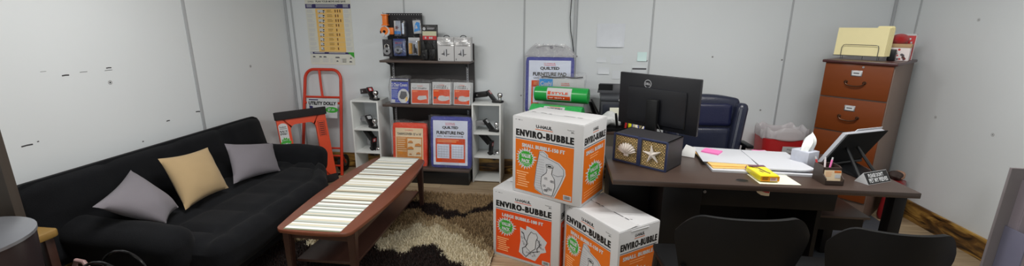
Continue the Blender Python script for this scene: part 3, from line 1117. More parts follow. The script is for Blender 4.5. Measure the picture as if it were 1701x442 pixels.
def dr_mat(title, big):
    def f(pr, w, h):
        x0, x1 = -w / 2 + .004, w / 2 - .004
        pr.rect(x0, .008, x1, h - .01, W, 1); pr.rect(x0 + .008, .014, x1 - .008, h * .68, OR2, 2)
        pr.text('U-HAUL', -.03, h - .035, .06, .010, OR2, 2); pr.blocks(x0 + .014, h * .72, w - .045, .016 if not big else .013, title, K, 2, title)
        if big: pr.blocks(x0 + .02, h * .80, w - .06, .011, 11, K, 2, 12)
        pr.lines(x0 + .015, h * .58, -.02, h * .64, 2, OR3, 3)
        c = .015
        pr.poly([(c - .055, .07), (c - .04, .095), (c - .005, .10), (c + .03, .09), (c + .065, .095), (c + .07, .06), (c + .03, .045), (c - .01, .042), (c - .045, .05)] if big else [(c - .045, .065), (c - .03, .09), (c + .05, .095), (c + .06, .06), (c - .01, .045), (c - .035, .05)], W, 3)
        pr.stroke([(c - .03, .075), (c + .0, .085), (c + .045, .078)], .004, LG, 4)
        if big: pr.poly([(-w / 2 + .02, .062), (-w / 2 + .02, .088), (-w / 2 + .045, .085), (-w / 2 + .045, .065)], KG, 3)
    return f
packet(-1.685, .205, .265, 'blue chair cover packet with a round picture, first from the left on the middle shelf', NV, dr_chair, d=.045)
packet(-1.462, .20, .222, 'orange and white bag packet beside the blue chair cover packet', W, dr_mat(13, False), over=.04, n=2)
packet(-1.232, .20, .238, 'orange and white cover packet, third from the left on the middle shelf', W, dr_mat(12, True), over=.03, n=2)
packet(-1.018, .185, .238, 'orange and white cover packet in a crinkled bag, rightmost on the middle shelf', W, dr_mat(12, True), over=.03, rz=-4, n=2)

# tarp and quilted pad on the bottom shelf
ORC = mat('orange_tarp', (214, 58, 18), .45, k=1.3, var=.08, bump=.2, bscale=30)
t = thing('tarp_package', 'orange packaged tarp cover on the bottom display shelf', 'tarp', (-1.57, 4.16, .1725))
b = B(R(-6, 'X')); b.soft(ORC, (0, .045, .235), (.375, .08, .465), .025, n=8)
pr = Print(b, front(y=.0045)); CRM = mat('label_cream', (216, 196, 164), .6, k=1.35)
pr.rect(-.15, .06, .15, .415, CRM, 1); pr.text('U-HAUL', -.045, .385, .09, .015, OR2, 2); pr.text("TARP/COVER 12' x 16'", -.13, .34, .26, .026, K, 2, .03)
BR2 = mat('ink_amber', (200, 128, 46), .5, k=1.3)
pr.rect(-.14, .075, .14, .32, BR2, 2); pr.lines(-.13, .15, -.03, .31, 7, CRM, 3, .3); pr.rect(-.02, .115, .13, .305, CRM, 3)
for u, v, a in ((.01, .27, 1), (.09, .24, 1.3), (.01, .205, 1.2), (.095, .15, .9), (.01, .14, .5)):
    pr.poly([(u - .025 * a, v - .012 * a), (u - .02 * a, v + .006 * a), (u + .01 * a, v + .014 * a), (u + .03 * a, v), (u + .028 * a, v - .012 * a)], BR2, 4); pr.stroke([(u - .025 * a, v - .014 * a), (u + .03 * a, v - .014 * a)], .004, KG, 5)
b.obj('tarp', t)
b = B(R(-6, 'X')); bagged(b, FILM2, .38, .47, .085, .02, seed=3); b.obj('clear_bag', t)

PADM = mat('blue_quilted_pad', (52, 58, 140), .7, k=1.4, var=.1, bump=.3, bscale=40)
LAV = mat('label_lavender_white', (196, 202, 218), .5, k=1.38, var=.02)
def pad(name, label, loc, w, h, d, lean=-5, top=.0, rz=0, seed=5, group=None):
    t = thing(name, label, 'furniture pad', loc, rz, group)
    b = B(R(lean, 'X')); b.soft(PADM, (0, d / 2, h / 2 + .002), (w, d, h), .03, n=12, disp=lambda p, dr: .003 * math.sin(40 * p.x) * math.sin(40 * p.z) if dr.y < -.5 else 0)
    pr = Print(b, front(y=-.0035))
    u0, u1, v0, v1 = -w / 2 + .035, w / 2 - .035, .04, h - .035
    pr.rect(u0, v0, u1, v1, LAV, 1)
    cw, ch = u1 - u0, v1 - v0
    pr.text('U-HAUL', u0 + cw * .36, v0 + ch * .925, cw * .28, ch * .028, RD, 2, .02); pr.rect(u0 + cw * .36, v0 + ch * .90, u0 + cw * .64, v0 + ch * .91, RD, 2)
    pr.text('QUILTED', u0 + cw * .27, v0 + ch * .805, cw * .46, ch * .07, K, 2, .05)
    pr.text('FURNITURE PAD', u0 + cw * .10, v0 + ch * .69, cw * .8, ch * .075, K, 2, .05)
    pr.blocks(u0 + cw * .12, v0 + ch * .638, cw * .76, ch * .022, 26, K, 2, 2)
    pr.rect(u0 + cw * .07, v0 + ch * .06, u1 - cw * .07, v0 + ch * .60, OR2, 2)
    for a, c in ((.11, .47), (.53, .89)):
        pr.rect(u0 + cw * a, v0 + ch * .15, u0 + cw * c, v0 + ch * .47, LAV, 3)
        for k in range(5): pr.rect(u0 + cw * (a + .03), v0 + ch * (.19 + .055 * k), u0 + cw * (c - .03), v0 + ch * (.194 + .055 * k), KG, 4)
        for k in range(4): pr.rect(u0 + cw * (a + .05 + .08 * k), v0 + ch * .18, u0 + cw * (a + .053 + .08 * k), v0 + ch * .44, KG, 4)
    pr.lines(u0 + cw * .12, v0 + ch * .50, u1 - cw * .2, v0 + ch * .57, 2, OR3, 3)
    b.obj('pad', t)
    b = B(R(lean, 'X')); bagged(b, FILM2, w + .01, h, d, .012, seed=seed, amp=.004); b.obj('clear_bag', t)
    return t
pad('furniture_pad', 'blue quilted furniture pad in clear wrap on the bottom display shelf', (-1.125, 4.16, .1725), .435, .545, .08)

# white parts boxes on the top shelf
GP = 'white boxes on the top display shelf'
for x, lab in ((-1.168, 'white parts box on the top shelf, next to the red-labelled pack'), (-.996, 'white parts box at the right end of the top shelf')):
    t = thing('parts_box', lab, 'box', (x, 4.27, 1.2815), 0, GP)
    b = B(); b.box(CARD, -.083, .083, 0, .10, 0, .235, bev=.002)
    pr = Print(b, front())
    pr.lines(-.06, .145, .06, .155, 1, KG, 1, .5); pr.lines(-.04, .132, .04, .138, 1, LG, 1, .5)
    pr.poly([(-.015, .115), (.0, .05), (-.012, .055), (-.05, .068), (-.022, .082)], KG, 1); pr.poly([(-.015, .118), (.002, .118), (.002, .038), (-.008, .05)], LG, 2)
    pr.poly([(.002, .118), (.014, .118), (.014, .05), (.002, .045)], KG, 2); pr.poly([(.014, .072), (.045, .072), (.02, .058)], KG, 1); pr.rect(-.07, .01, -.062, .026, KG, 1)
    b.obj('carton', t)
    b = B(); b.grid(film('shrink_film', gloss=.2, scale=12), lambda u, v: (-.083 + .166 * u, -.004 - .004 * math.sin(9 * u + 5 * v), .15 + .082 * v), 8, 6); b.obj('shrink_wrap', t)
    b = B(); b.tube(KP, [(-.03, .05, .235), (-.02, .05, .248), (0, .05, .252), (.02, .05, .248), (.03, .05, .235)], .004, 8); b.obj('handle', t)

# packs hanging on the pegboard
HOOK = 'packs hanging on the pegboard'
def hung(name, label, x, z, y=4.44, cat='pack'):
    return thing(name, label, cat, (x, y, z), 0, HOOK)
def hook(b, z, y0=-.03):
    b.tube(STEEL, [(0, .058, z), (0, y0, z), (0, y0 - .012, z + .012)], .003, 6)
ORG = mat('orange_plastic', (222, 116, 40), .35, k=1.3)
t = hung('reflector', 'orange strap reel hanging at the top left corner of the pegboard', -1.85, 1.66)
b = B(); b.box(ORG, -.028, .022, -.02, .03, -.03, .075, bev=.006); b.box(ORG, -.036, .03, -.026, .036, .066, .078, bev=.003); b.box(ORG, -.036, .03, -.026, .036, -.036, -.024, bev=.003); b.obj('body', t)
b = B(); hook(b, .085, -.05); b.obj('hook', t)
t = hung('strap_reel', 'round orange and white reel hanging at the left edge of the pegboard', -1.84, 1.565, 4.40)
b = B(); b.cyl(W, (0, -.012, 0), (0, .012, 0), .052, seg=32); b.cyl(ORG, (-.008, -.016, .008), (-.008, -.011, .008), .042, seg=32); b.cyl(KP, (-.006, -.022, 0), (-.006, -.01, 0), .014, seg=18); b.box(ORG, .03, .085, -.008, .03, -.03, .04, bev=.006); b.obj('reel', t)
b = B(); b.cyl(W, (-.02, -.024, -.03), (-.02, -.012, -.03), .02, seg=16); b.box(KP, -.052, -.04, -.02, .01, -.018, .006); b.tube(STEEL, [(.0, .09, .04), (.0, -.03, .05)], .003, 6); b.obj('latch', t)
BLI = film('blister_plastic', tint=(.86, .9, .98), gloss=.16, scale=9, bump=.5)
t = hung('blister_pack', 'silver blister pack with a white card at the upper left of the pegboard', -1.70, 1.52)
b = B(); b.box(W, -.06, .01, .0, .008, .0, .155, bev=.001); pr = Print(b, front(y=0)); pr.star(-.03, .085, .024, mat('ink_maroon', (110, 40, 52), .5), 1, 5, .5); pr.rect(-.058, .015, .008, .05, SK, 1); pr.rect(-.058, .0, .008, .018, KG, 2); b.obj('card', t)
b = B(); b.soft(BLI, (.02, -.005, .075), (.11, .06, .17), .02, n=6); b.cyl(CHROME, (.035, 0, .02), (.035, 0, .13), .016, seg=16); b.obj('blister', t)
b = B(); hook(b, .165); b.obj('hook', t)
t = hung('lock_pack', 'dark padlock pack hanging at the lower left of the pegboard', -1.83, 1.31, 4.40)
b = B(); b.box(mat('dark_card', (48, 46, 50), .5, k=1.2), -.05, .05, 0, .006, 0, .175); b.obj('card', t)
b = B(); b.cyl(STEEL, (0, -.02, .055), (0, 0, .055), .038, seg=24); b.tube(CHROME, [(-.022, -.012, .07), (-.02, -.012, .115), (0, -.012, .125), (.02, -.012, .115), (.022, -.012, .07)], .008, 10); b.cyl(KP, (0, -.022, .055), (0, -.018, .055), .012, seg=14); b.obj('padlock', t)
b = B(); b.tube(STEEL, [(0, .1, .165), (0, -.04, .165)], .003, 6); b.obj('hook', t)
t = hung('lock_pack', 'blue blister pack with a round silver lock, lower centre-left of the pegboard', -1.705, 1.315, 4.42)
b = B(); b.box(mat('slate_blue_card', (72, 86, 128), .5, k=1.25), -.066, .066, 0, .008, 0, .175, bev=.001); pr = Print(b, front()); pr.rect(-.05, .16, .04, .172, BL, 1); pr.blocks(-.045, .125, .08, .015, 7, RD, 1, 3); b.obj('card', t)
b = B(); b.lathe(STEEL, [(0, .02), (.03, .018), (.044, .006), (.044, 0), (0, 0)], 28, T(-.012, 0, .06) @ R(90, 'X')); b.cyl(KP, (-.012, -.03, .06), (-.012, -.015, .06), .012, seg=14); b.obj('disc_lock', t)
b = B(); b.soft(BLI, (.01, -.012, .082), (.15, .05, .175), .022, n=6); b.obj('blister', t)
b = B(); hook(b, .182); b.obj('hook', t)
t = hung('bagged_part', 'small blue and white bagged part hanging at the upper right of the pegboard', -1.505, 1.545)
b = B(R(-4, 'Y')); b.box(W, -.045, .035, 0, .02, 0, .135, bev=.004); pr = Print(b, front()); pr.poly([(-.04, .02), (.03, .03), (.03, .11), (.0, .12), (-.02, .10)], SK, 1); pr.poly([(-.025, .05), (.005, .055), (-.01, .095)], W, 2); pr.rect(-.04, .118, .03, .13, LG, 1); b.obj('card', t)
b = B(R(-4, 'Y')); bagged(b, FILM, .085, .135, .02, .015, 4, .003); b.obj('clear_bag', t)
b = B(); hook(b, .14); b.obj('hook', t)
t = hung('pin_pack', 'white card pack with an amber cylinder, lower right of the pegboard', -1.53, 1.325, 4.42)
b = B(); b.box(W, -.075, .045, 0, .006, 0, .18, bev=.001); pr = Print(b, front()); pr.lines(-.06, .15, .03, .17, 2, LG); b.obj('card', t)
AMB = mat('amber_plastic', (236, 160, 40), .3, k=1.25)
b = B(); b.cyl(AMB, (-.05, -.018, .015), (-.05, -.018, .125), .019, seg=18); b.cyl(KP, (0, -.016, .015), (0, -.016, .115), .018, seg=14); b.cyl(CHROME, (0, -.016, .018), (0, -.016, .024), .021, seg=14); b.obj('pins', t)
b = B(); b.box(mat('kraft_card', (150, 130, 100), .7, k=1.2), .045, .052, -.06, .006, 0, .15); b.soft(BLI, (-.02, -.015, .075), (.11, .05, .15), .016, n=5); b.obj('blister', t)
b = B(); hook(b, .186); b.obj('hook', t)
t = thing('wiring_pack', 'large wiring connector pack with a red band, standing left of the white boxes', 'pack', (-1.355, 4.33, 1.2815), -4)
b = B(); b.box(K, -.085, .085, .03, .036, 0, .355); pr = Print(b, front(y=.03)); pr.rect(-.08, .245, .07, .29, mat('ink_pale_olive', (190, 190, 160), .5, k=1.3), 1); pr.rect(-.08, .205, .07, .245, RD, 1); pr.blocks(-.055, .215, .09, .02, 4, W, 2, 9); pr.disc(-.06, .315, .016, LG, 1); pr.lines(-.03, .305, .06, .325, 2, LG); b.obj('card', t)
b = B(); 
for x, z in ((-.045, .055), (.03, .06)):
    b.box(KP, x - .03, x + .03, -.02, .03, z - .05, z + .055, bev=.012); b.cyl(CHROME, (x, -.024, z), (x, -.018, z), .007, seg=10); b.cyl(CHROME, (x - .015, -.024, z + .03), (x - .015, -.018, z + .03), .005, seg=10)
b.tube(KP, [(-.045, 0, .11), (-.05, 0, .17), (-.01, -.01, .19), (.02, 0, .16), (.03, 0, .115)], .008, 8); b.obj('connectors', t)
b = B(); b.soft(film('wiring_blister', gloss=.03, scale=14, bump=.5), (.0, -.005, .175), (.18, .07, .35), .02, n=8); b.obj('blister', t)

# ------------------------------------------------------------------ white cube shelves with ball mounts
WLAM = mat('white_laminate', (206, 208, 206), .4, k=1.3, var=.02)
def cube_shelf(loc, label):
    t = thing('cube_shelf', label, 'shelf', loc, 0, 'white cube shelves beside the display shelf')
    hw, d, th = .152, .285, .0155
    for s in (-1, 1):
        b = B(); b.box(WLAM, s * hw - (th if s > 0 else 0), s * hw + (th if s < 0 else 0), 0, d, 0, .85, bev=.001); b.obj('side_panel', t)
    for z in (.835, .5255, .2695, .012):
        b = B(); b.box(WLAM, -hw + th, hw - th, .001, d - .001, z, z + .0152, bev=.001); b.obj('shelf', t)
    return t
cube_shelf((-2.072, 4.262, 0), 'white three-cube shelf on the left of the dark display shelf')
cube_shelf((-.761, 4.262, 0), 'white three-cube shelf on the right of the dark display shelf')

BMK = mat('black_powder_coat', (19, 19, 20), .35, spec=.5, var=.08)
def ball_mount(label, loc, rz, kind):
    t = thing('ball_mount', label, 'ball mount', loc, rz, 'ball mounts on the white cube shelves')
    SC = Matrix.Scale(1.14, 4)
    if kind == 0:
        M1, mS, mP = SC, BMK, BMK
    elif kind == 1:
        M1, mS, mP = SC, STEEL, BMK
    else:
        M1, mS, mP = SC @ T(.06, 0, .022) @ R(46, 'Y') @ T(-.055, 0, -.012), BMK, BMK
    b = B(M1)
    A = T(-.005, 0, .083) @ R(12 if kind < 2 else 0, 'Y') @ T(0, 0, .0)
    A = T(.0, 0, .078) @ R(-9 if kind < 2 else -2, 'Y')
    b.box(mS, -.145, .0, -.024, .024, -.025, .025, A, bev=.004); b.cyl(CHROME if kind == 0 else KP, (-.095, -.0255, 0), (-.095, .0255, 0), .008, seg=12, M=A)
    b.box(K, -.1455, -.144, -.017, .017, -.018, .018, A)
    b.obj('shank', t)
    b = B(M1)
    P2 = T(.035, 0, .058) @ R(50, 'Y')
    b.box(mP, -.062, .062, -.03, .03, -.013, .013, P2, bev=.004); pr = Print(b, P2 @ T(0, 0, .0132)); pr.rect(-.05, -.02, -.015, .02, (LG if kind == 1 else RD), 1); pr.rect(-.045, -.012, -.02, .008, W, 2)
    b.prism(mP, [(.05, -.032), (.12, -.032)] + [(.12 + .032 * math.cos(math.radians(a)), .032 * math.sin(math.radians(a))) for a in range(-75, 90, 15)] + [(.05, .032)], .002, .020, bev=.003)
    b.obj('drop_plate', t)
    b = B(M1); b.lathe(CHROME, [(0, .020), (.022, .020), (.022, .026), (.016, .03), (.0135, .042), (.0135, .046), (.02, .052), (.0255, .066), (.0255, .072), (.021, .086), (.012, .093), (0, .094)], 24, T(.118, 0, 0)); b.obj('ball', t)
    return t
bm = [(0, .851, 'top'), (1, .5415, 'upper cube'), (2, .2855, 'middle cube')]
for k, z, w in bm:
    ball_mount(('black ball mount lying on top of the right white cube shelf', 'ball mount with a bare steel shank in the upper cube of the right white shelf', 'black ball mount with shank tipped up, middle cube of the right white shelf')[k], ((-.765, -.795, -.815)[k], 4.39, z), (-8, -14, -14)[k], k)
    ball_mount(('black ball mount lying on top of the left white cube shelf', 'ball mount with a bare steel shank in the upper cube of the left white shelf', 'black ball mount with shank tipped up, middle cube of the left white shelf')[k], ((-2.065, -2.105, -2.125)[k], 4.40, z), (-38, -34, -26)[k], k)

# ------------------------------------------------------------------ papers, notes and cable on the back wall
NOTE = mat('pale_green_note', (184, 206, 204), .7, k=1.56)
NOTE2 = mat('pale_grey_note', (184, 188, 192), .7, k=1.56)
def note(x0, x1, z0, z1, m, label, lip=.006, name='sticky_note', cat='note', group='small notes on the back wall'):
    w, h = x1 - x0, z1 - z0
    b = B(); b.grid(m, lambda u, v: (-w / 2 + w * u, -.0012 - lip * (1 - v) ** 2.5, h * v), 4, 8, thick=.0004)
    return b.obj(name, loc=((x0 + x1) / 2, YB, z0), label=label, category=cat, **({'group': group} if group else {}))
note(.762, .856, 1.288, 1.378, NOTE, 'pale green sticky note above the monitor, beside the wall seam', .012)
note(.352, .452, 1.268, 1.318, NOTE2, 'narrow grey note just below the left side of the large blank sheet', .006)
note(.497, .622, 1.255, 1.345, NOTE2, 'pale square note below the right side of the large blank sheet', .002)
note(.372, .488, 1.148, 1.215, NOTE2, 'grey note with a curled lower edge, lowest at the left', .012)
note(.522, .602, 1.10, 1.185, NOTE2, 'pale note hanging just left of the monitor top corner', .004)
b = B(); b.box(NOTE2, -.073, .073, -.012, -.001, 0, .07, bev=.002); pr = Print(b, front(y=-.012)); pr.rect(-.07, .05, .07, .068, KG, 1); b.obj('wall_card', loc=(.79, YB, 1.15), label='grey card half hidden behind the top of the monitor', category='card')
b = B(); b.grid(mat('blank_wall_sheet', (184, 188, 194), .5, k=1.56), lambda u, v: (-.14 + .28 * u, -.003 - .016 * (1 - v) ** 3 * (1 - (2 * u - 1) ** 8), .235 * v), 16, 10, thick=.0006)
b.obj('wall_sheet', loc=(.482, YB, 1.425), label='large blank sheet with a curled bottom edge on the back wall', category='paper')
b = B(); b.tube(KP, [(.066, YB - .02, ZC), (.072, YB - .02, 1.9), (.064, YB - .022, 1.72), (.075, YB - .02, 1.58), (.10, YB - .016, 1.46), (.115, YB - .03, 1.36), (.118, YB - .022, .9), (.118, YB - .022, .745)], .0042, 8)
b.obj('wall_cable', label='black cable running down the back wall beside the seam', category='cable')
# ------------------------------------------------------------------ three bubble-wrap cartons
def bubble_roll_art(pr, u, v, w, h):
    """outlined drawing: a vase in front of an unrolling roll of bubble wrap; u,v lower left, w x h"""
    X = lambda a: u + a * w
    Y = lambda a: v + a * h
    def P(*pts): return [(X(a), Y(b)) for a, b in pts]
    sil = P((.16, .98), (.30, 1.0), (.44, .93), (.44, .88), (.80, .80), (.98, .68), (1.0, .56), (.90, .36), (.68, .0), (.30, .0), (.04, .09), (.0, .18), (.06, .60))
    pr.poly([(a + .004, b) for a, b in sil], W, 2)
    pr.poly(P((.18, .96), (.30, .975), (.42, .92), (.42, .86), (.78, .78), (.95, .67), (.96, .56), (.86, .36), (.66, .02), (.32, .02), (.06, .11), (.03, .19), (.09, .62)), LG, 3)
    pr.stroke(P((.18, .96), (.30, .975), (.42, .92), (.42, .86), (.78, .78), (.95, .67), (.96, .56), (.86, .36), (.66, .02)), .003, KG, 4)
    pr.stroke(P((.18, .96), (.09, .62), (.03, .19), (.06, .11), (.32, .02)), .003, KG, 4)
    pr.stroke(P((.17, .93), (.26, .89), (.41, .86)), .0025, KG, 4)
    for i in range(7):
        for j in range(13):
            a, b = .09 + .045 * i + .012 * (j % 2), .14 + .055 * j
            if a + .05 < .40: pr.disc(X(a), Y(b), .0022, KG, 4, 6)
    pr.stroke(P((.62, .52), (.78, .50), (.93, .54)), .0025, KG, 4)
    vase = P((.40, .72), (.62, .66), (.60, .60), (.585, .52), (.68, .42), (.70, .25), (.62, .03), (.34, .03), (.25, .25), (.27, .42), (.42, .53), (.44, .60))
    pr.poly(vase, mat('ink_vase', (192, 192, 194), .6, k=1.3, var=.02), 5); pr.stroke(vase, .0035, K, 6, closed=True)
    pr.disc(X(.52), Y(.69), w * .12, W, 6, 18, ry=h * .045); pr.ring(X(.52), Y(.69), w * .12, .003, K, 7, 18, ry=h * .045); pr.disc(X(.52), Y(.685), w * .07, K, 7, 14, ry=h * .018)
    rnd = random.Random(4)
    for k in range(9):
        a, b = .33 + .3 * rnd.random(), .09 + .33 * rnd.random()
        pr.ring(X(a), Y(b), w * .035, .0022, KG, 7, 8); pr.stroke([(X(a), Y(b)), (X(a + .05), Y(b + .03)), (X(a + .06), Y(b - .03))], .0022, KG, 7)
def wrapped_pitcher_art(pr, u, v, w, h):
    X = lambda a: u + a * w
    Y = lambda a: v + a * h
    def P(*pts): return [(X(a), Y(b)) for a, b in pts]
    pr.poly(P((.0, .92), (.22, .86), (.24, 1.0), (.60, .93), (1.0, .66), (.92, .50), (.98, .36), (.78, .28), (.58, .0), (.18, .03), (-.04, .14), (.02, .5)), W, 2)
    pr.poly(P((.03, .89), (.24, .83), (.26, .97), (.60, .90), (.96, .65), (.89, .5), (.94, .37), (.75, .29), (.56, .03), (.2, .05), (.0, .15), (.05, .5)), LG, 3)
    pr.poly(P((.30, .78), (.44, .86), (.58, .84), (.66, .74), (.60, .62), (.58, .38), (.40, .24), (.22, .36), (.28, .58)), W, 4)
    pr.stroke(P((.42, .86), (.52, .82), (.60, .84), (.66, .74), (.6, .62), (.58, .38), (.40, .24), (.22, .36), (.28, .58), (.32, .72), (.42, .86)), .004, K, 5)
    pr.stroke(P((.06, .80), (.14, .74), (.18, .6), (.30, .48), (.20, .36), (.10, .3), (.12, .14), (.22, .08)), .005, K, 5)
    pr.stroke(P((.62, .68), (.72, .62), (.74, .5), (.64, .4), (.66, .28)), .005, K, 5)
    pr.stroke(P((.22, .05), (.40, .22), (.75, .34)), .004, K, 5)
    for k in range(26):
        rnd = random.Random(k + 50)
        a, b = (rnd.uniform(.06, .16), rnd.uniform(.4, .8)) if k < 8 else (rnd.uniform(.68, .88), rnd.uniform(.38, .66)) if k < 18 else (rnd.uniform(.24, .6), rnd.uniform(.12, .26))
        pr.ring(X(a), Y(b), w * .03, .0022, KG, 4, 8)

def carton_side(pr, w, h, main, kind, edge):
    """print one face; main faces carry the drawing"""
    sub = 'LARGE BUBBLE-100 FT' if kind == 'large' else 'SMALL BUBBLE-150 FT'
    org = OR2 if kind == 'large' else OR
    u0, u1 = w * .048, w * .885 if main else w * .955
    cx = (u0 + u1) / 2
    pr.text('U-HAUL', cx - w * .115, h * .888, w * .23, h * .040, K, 1, .04)
    pr.rect(cx - w * .125, h * .868, cx + w * .125, h * .876, org, 1)
    for o in (-.0042, 0, .0042): pr.text('ENVIRO-BUBBLE', u0 + w * (.008 + o), h * .755, u1 - u0 - w * .016, h * .088, K, 1 + o * 40, .045, sp=1.25)
    pr.rect(u0, h * .722, u1, h * .732, mat('ink_slate', (66, 72, 84), .5), 1)
    pr.rect(u0, h * .040, u1, h * .712, org, 1)
    if main:
        pr.text('Product #', w * .79, h * .915, w * .085, h * .014, K, 1, .0); pr.text('BPL', w * .84, h * .89, w * .04, h * .016, K, 1, .02)
        pr.blocks(w * .045, h * .955, w * .11, h * .010, 11, KG, 1)
        for o in (-.003, .003): pr.text(sub, w * (.15 + o), h * .62, w * .615, h * .048, W, 2 + o * 40, .025, sp=1.12)
        pr.star(w * .21, h * .475, w * .155, W, 2, 22, .72, ry=h * .145, seed=2); pr.star(w * .21, h * .475, w * .118, GR, 3, 22, .80, ry=h * .112, seed=3)
        pr.text('VALUE', w * .138, h * .485, w * .145, h * .05, W, 4, .06, skew=-.0); pr.text('PACK', w * .147, h * .415, w * .127, h * .05, W, 4, .06); pr.rect(w * .14, h * .398, w * .28, h * .404, W, 4)
        for k, (a, b) in enumerate(((.07, .27), (.07, .22), (.09, .22), (.09, .22), (.09, .27), (.09, .25), (.07, .26))):
            z = h * (.275 - k * .031)
            pr.lines(w * a, z, w * b, z + h * .02, 1, OR3, 2, .75, ragged=.1, seed=k)
            if a > .08: pr.disc(w * .073, z + h * .012, h * .005, OR3, 2, 8)
        if kind == 'large': wrapped_pitcher_art(pr, w * .43, h * .075, w * .40, h * .49)
        else: bubble_roll_art(pr, w * .33, h * .045, w * .45, h * .57)
        pr.rect(w * .765, h * .055, w * .875, h * .115, W, 4); pr.rect(w * .79, h * .068, w * .85, h * .105, mat('ink_mid_grey', (140, 140, 142), .5, k=1.2), 5)
        for k in range(9): pr.rect(w * (.772 + .011 * k), h * .062, w * (.775 + .011 * k), h * .108, KG, 6)
    else:
        [pr.text(sub.split('-')[0], w * (.13 + o), h * .625, w * .74, h * .050, W, 2 + o * 40, .025, sp=1.12) for o in (-.004, .004)]
        pr.lines(w * .3, h * .54, w * .7, h * .60, 2, OR3, 2, .3)
        pr.star(w * .5, h * .36, w * .37, W, 2, 20, .72, ry=h * .16, seed=6); pr.star(w * .5, h * .36, w * .29, GR, 3, 20, .80, ry=h * .125, seed=7)
        pr.text('VALUE', w * .325, h * .375, w * .35, h * .052, W, 4, .035); pr.text('PACK', w * .345, h * .30, w * .31, h * .052, W, 4, .035); pr.rect(w * .34, h * .28, w * .66, h * .287, W, 4)
        for k in range(3): pr.rect(w * .12, h * (.09 + .035 * k), w * .9, h * (.096 + .035 * k), OR3, 2)

def carton(label, loc, yaw, w, d, h, kind, crush=False):
    t = thing('bubble_wrap_box', label, 'box', loc, math.degrees(yaw), 'cartons of bubble wrap')
    b = B()
    b.box(CARD, 0, w, 0, d, 0, h, bev=.004)
    carton_side(Print(b, front()), w, h, True, kind, 0)
    carton_side(Print(b, rightface(w, 0, 0)), d, h, False, kind, 0)
    b.obj('carton', t)
    b = B()
    b.box(CARD, .004, w - .004, .003, d / 2 - .0015, h, h + .003, bev=.001); b.box(CARD, .004, w - .004, d / 2 + .0015, d - .003, h, h + .003, bev=.001)
    pr = Print(b, topface(0, 0, h + .003))
    rnd = random.Random(2)
    for a, c in ((.08, .14), (.22, .30), (.34, .38), (.56, .72), (.75, .82)): pr.rect(w * a, d / 2 - .004, w * c, d / 2 + .004, KG, 1)
    for u in (.3,): pr.stroke([(w * u, d * .46), (w * (u + .12), d * .47), (w * (u + .3), d * .455)], .003, LG, 1)
    if crush:
        b.raw(CARD, [(w - .10, d * .40, h + .003), (w + .003, d * .28, h - .012), (w + .004, d * .72, h - .014), (w - .06, d * .55, h + .018)], [(0, 1, 3), (1, 2, 3)])
        b.raw(CARD, [(w * .6, .01, h + .003), (w - .003, .05, h + .002), (w - .003, d * .45, h + .012), (w * .7, d * .47, h + .003)], [(0, 1, 2, 3)])
        pr.poly([(w - .09, d * .50), (w - .05, d * .52), (w - .065, d * .56)], K, 12)
    b.obj('top_flaps', t)
carton('orange and white LARGE BUBBLE carton on the floor by the rug, lower left of three', (-.46, 2.826, 0), -.403, .524, .345, .515, 'large')
carton('orange and white SMALL BUBBLE carton standing on top of the other two', (-.317, 2.795, .520), -.492, .524, .354, .535, 'small')
carton('SMALL BUBBLE carton with a dented top, on the floor at lower right of three', (.050, 2.652, 0), -.932, .506, .330, .515, 'small', True)

# ------------------------------------------------------------------ dark table against the back wall, mostly behind the cartons
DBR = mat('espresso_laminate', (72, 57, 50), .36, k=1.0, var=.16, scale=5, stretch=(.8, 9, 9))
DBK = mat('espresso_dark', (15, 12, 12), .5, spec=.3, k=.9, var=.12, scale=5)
bt_ = thing('work_table', 'dark table against the back wall behind the bubble wrap cartons', 'table', (.235, 4.12, 0))
b = B(); b.box(DBR, -.61, .60, -.40, .42, .71, .74, bev=.003); b.obj('tabletop', bt_)
for sx in (-.57, .56):
    for sy in (-.36, .38):
        b = B(); b.box(DBK, sx - .025, sx + .025, sy - .025, sy + .025, 0, .71, bev=.002); b.obj('leg', bt_)

p = pad('furniture_pad', 'large blue quilted furniture pad in a gathered clear bag on the back table', (-.125, 4.40, .7405), .50, .585, .09, lean=-6, seed=9)
b = B(R(-6, 'X'))
FILM3 = film('gathered_bag', gloss=.16, scale=30, bump=1.0, haze=.30)
def gath(u, v):
    a = 2 * PI * u
    k = 1 - .42 * v ** 1.6
    wob = 1 + .07 * math.sin(9 * a + 6 * v) + .05 * math.sin(17 * a)
    return (.262 * math.cos(a) * k * (1 + .03 * math.sin(13 * a)), .045 + .055 * math.sin(a) * wob * (1 - .3 * v), .585 + .125 * v * (1 + .10 * math.sin(7 * a) + .06 * math.sin(15 * a + 2)))
b.grid(FILM3, gath, 72, 8)
b.grid(FILM3, lambda u, v: (.15 * (2 * u - 1), .045 + .05 * (2 * v - 1), .70 + .012 * math.sin(30 * u) * math.sin(14 * v) - .02 * (2 * u - 1) ** 2), 18, 6)
b.obj('bag_top', p)
for x, s in ((0, 1),):
    b = B(R(-6, 'X')); b.sph(mat('knot_navy', (50, 50, 90), .5), (.01, .03, .685), .02, sc=(1, .7, .9)); b.obj('knot', p)

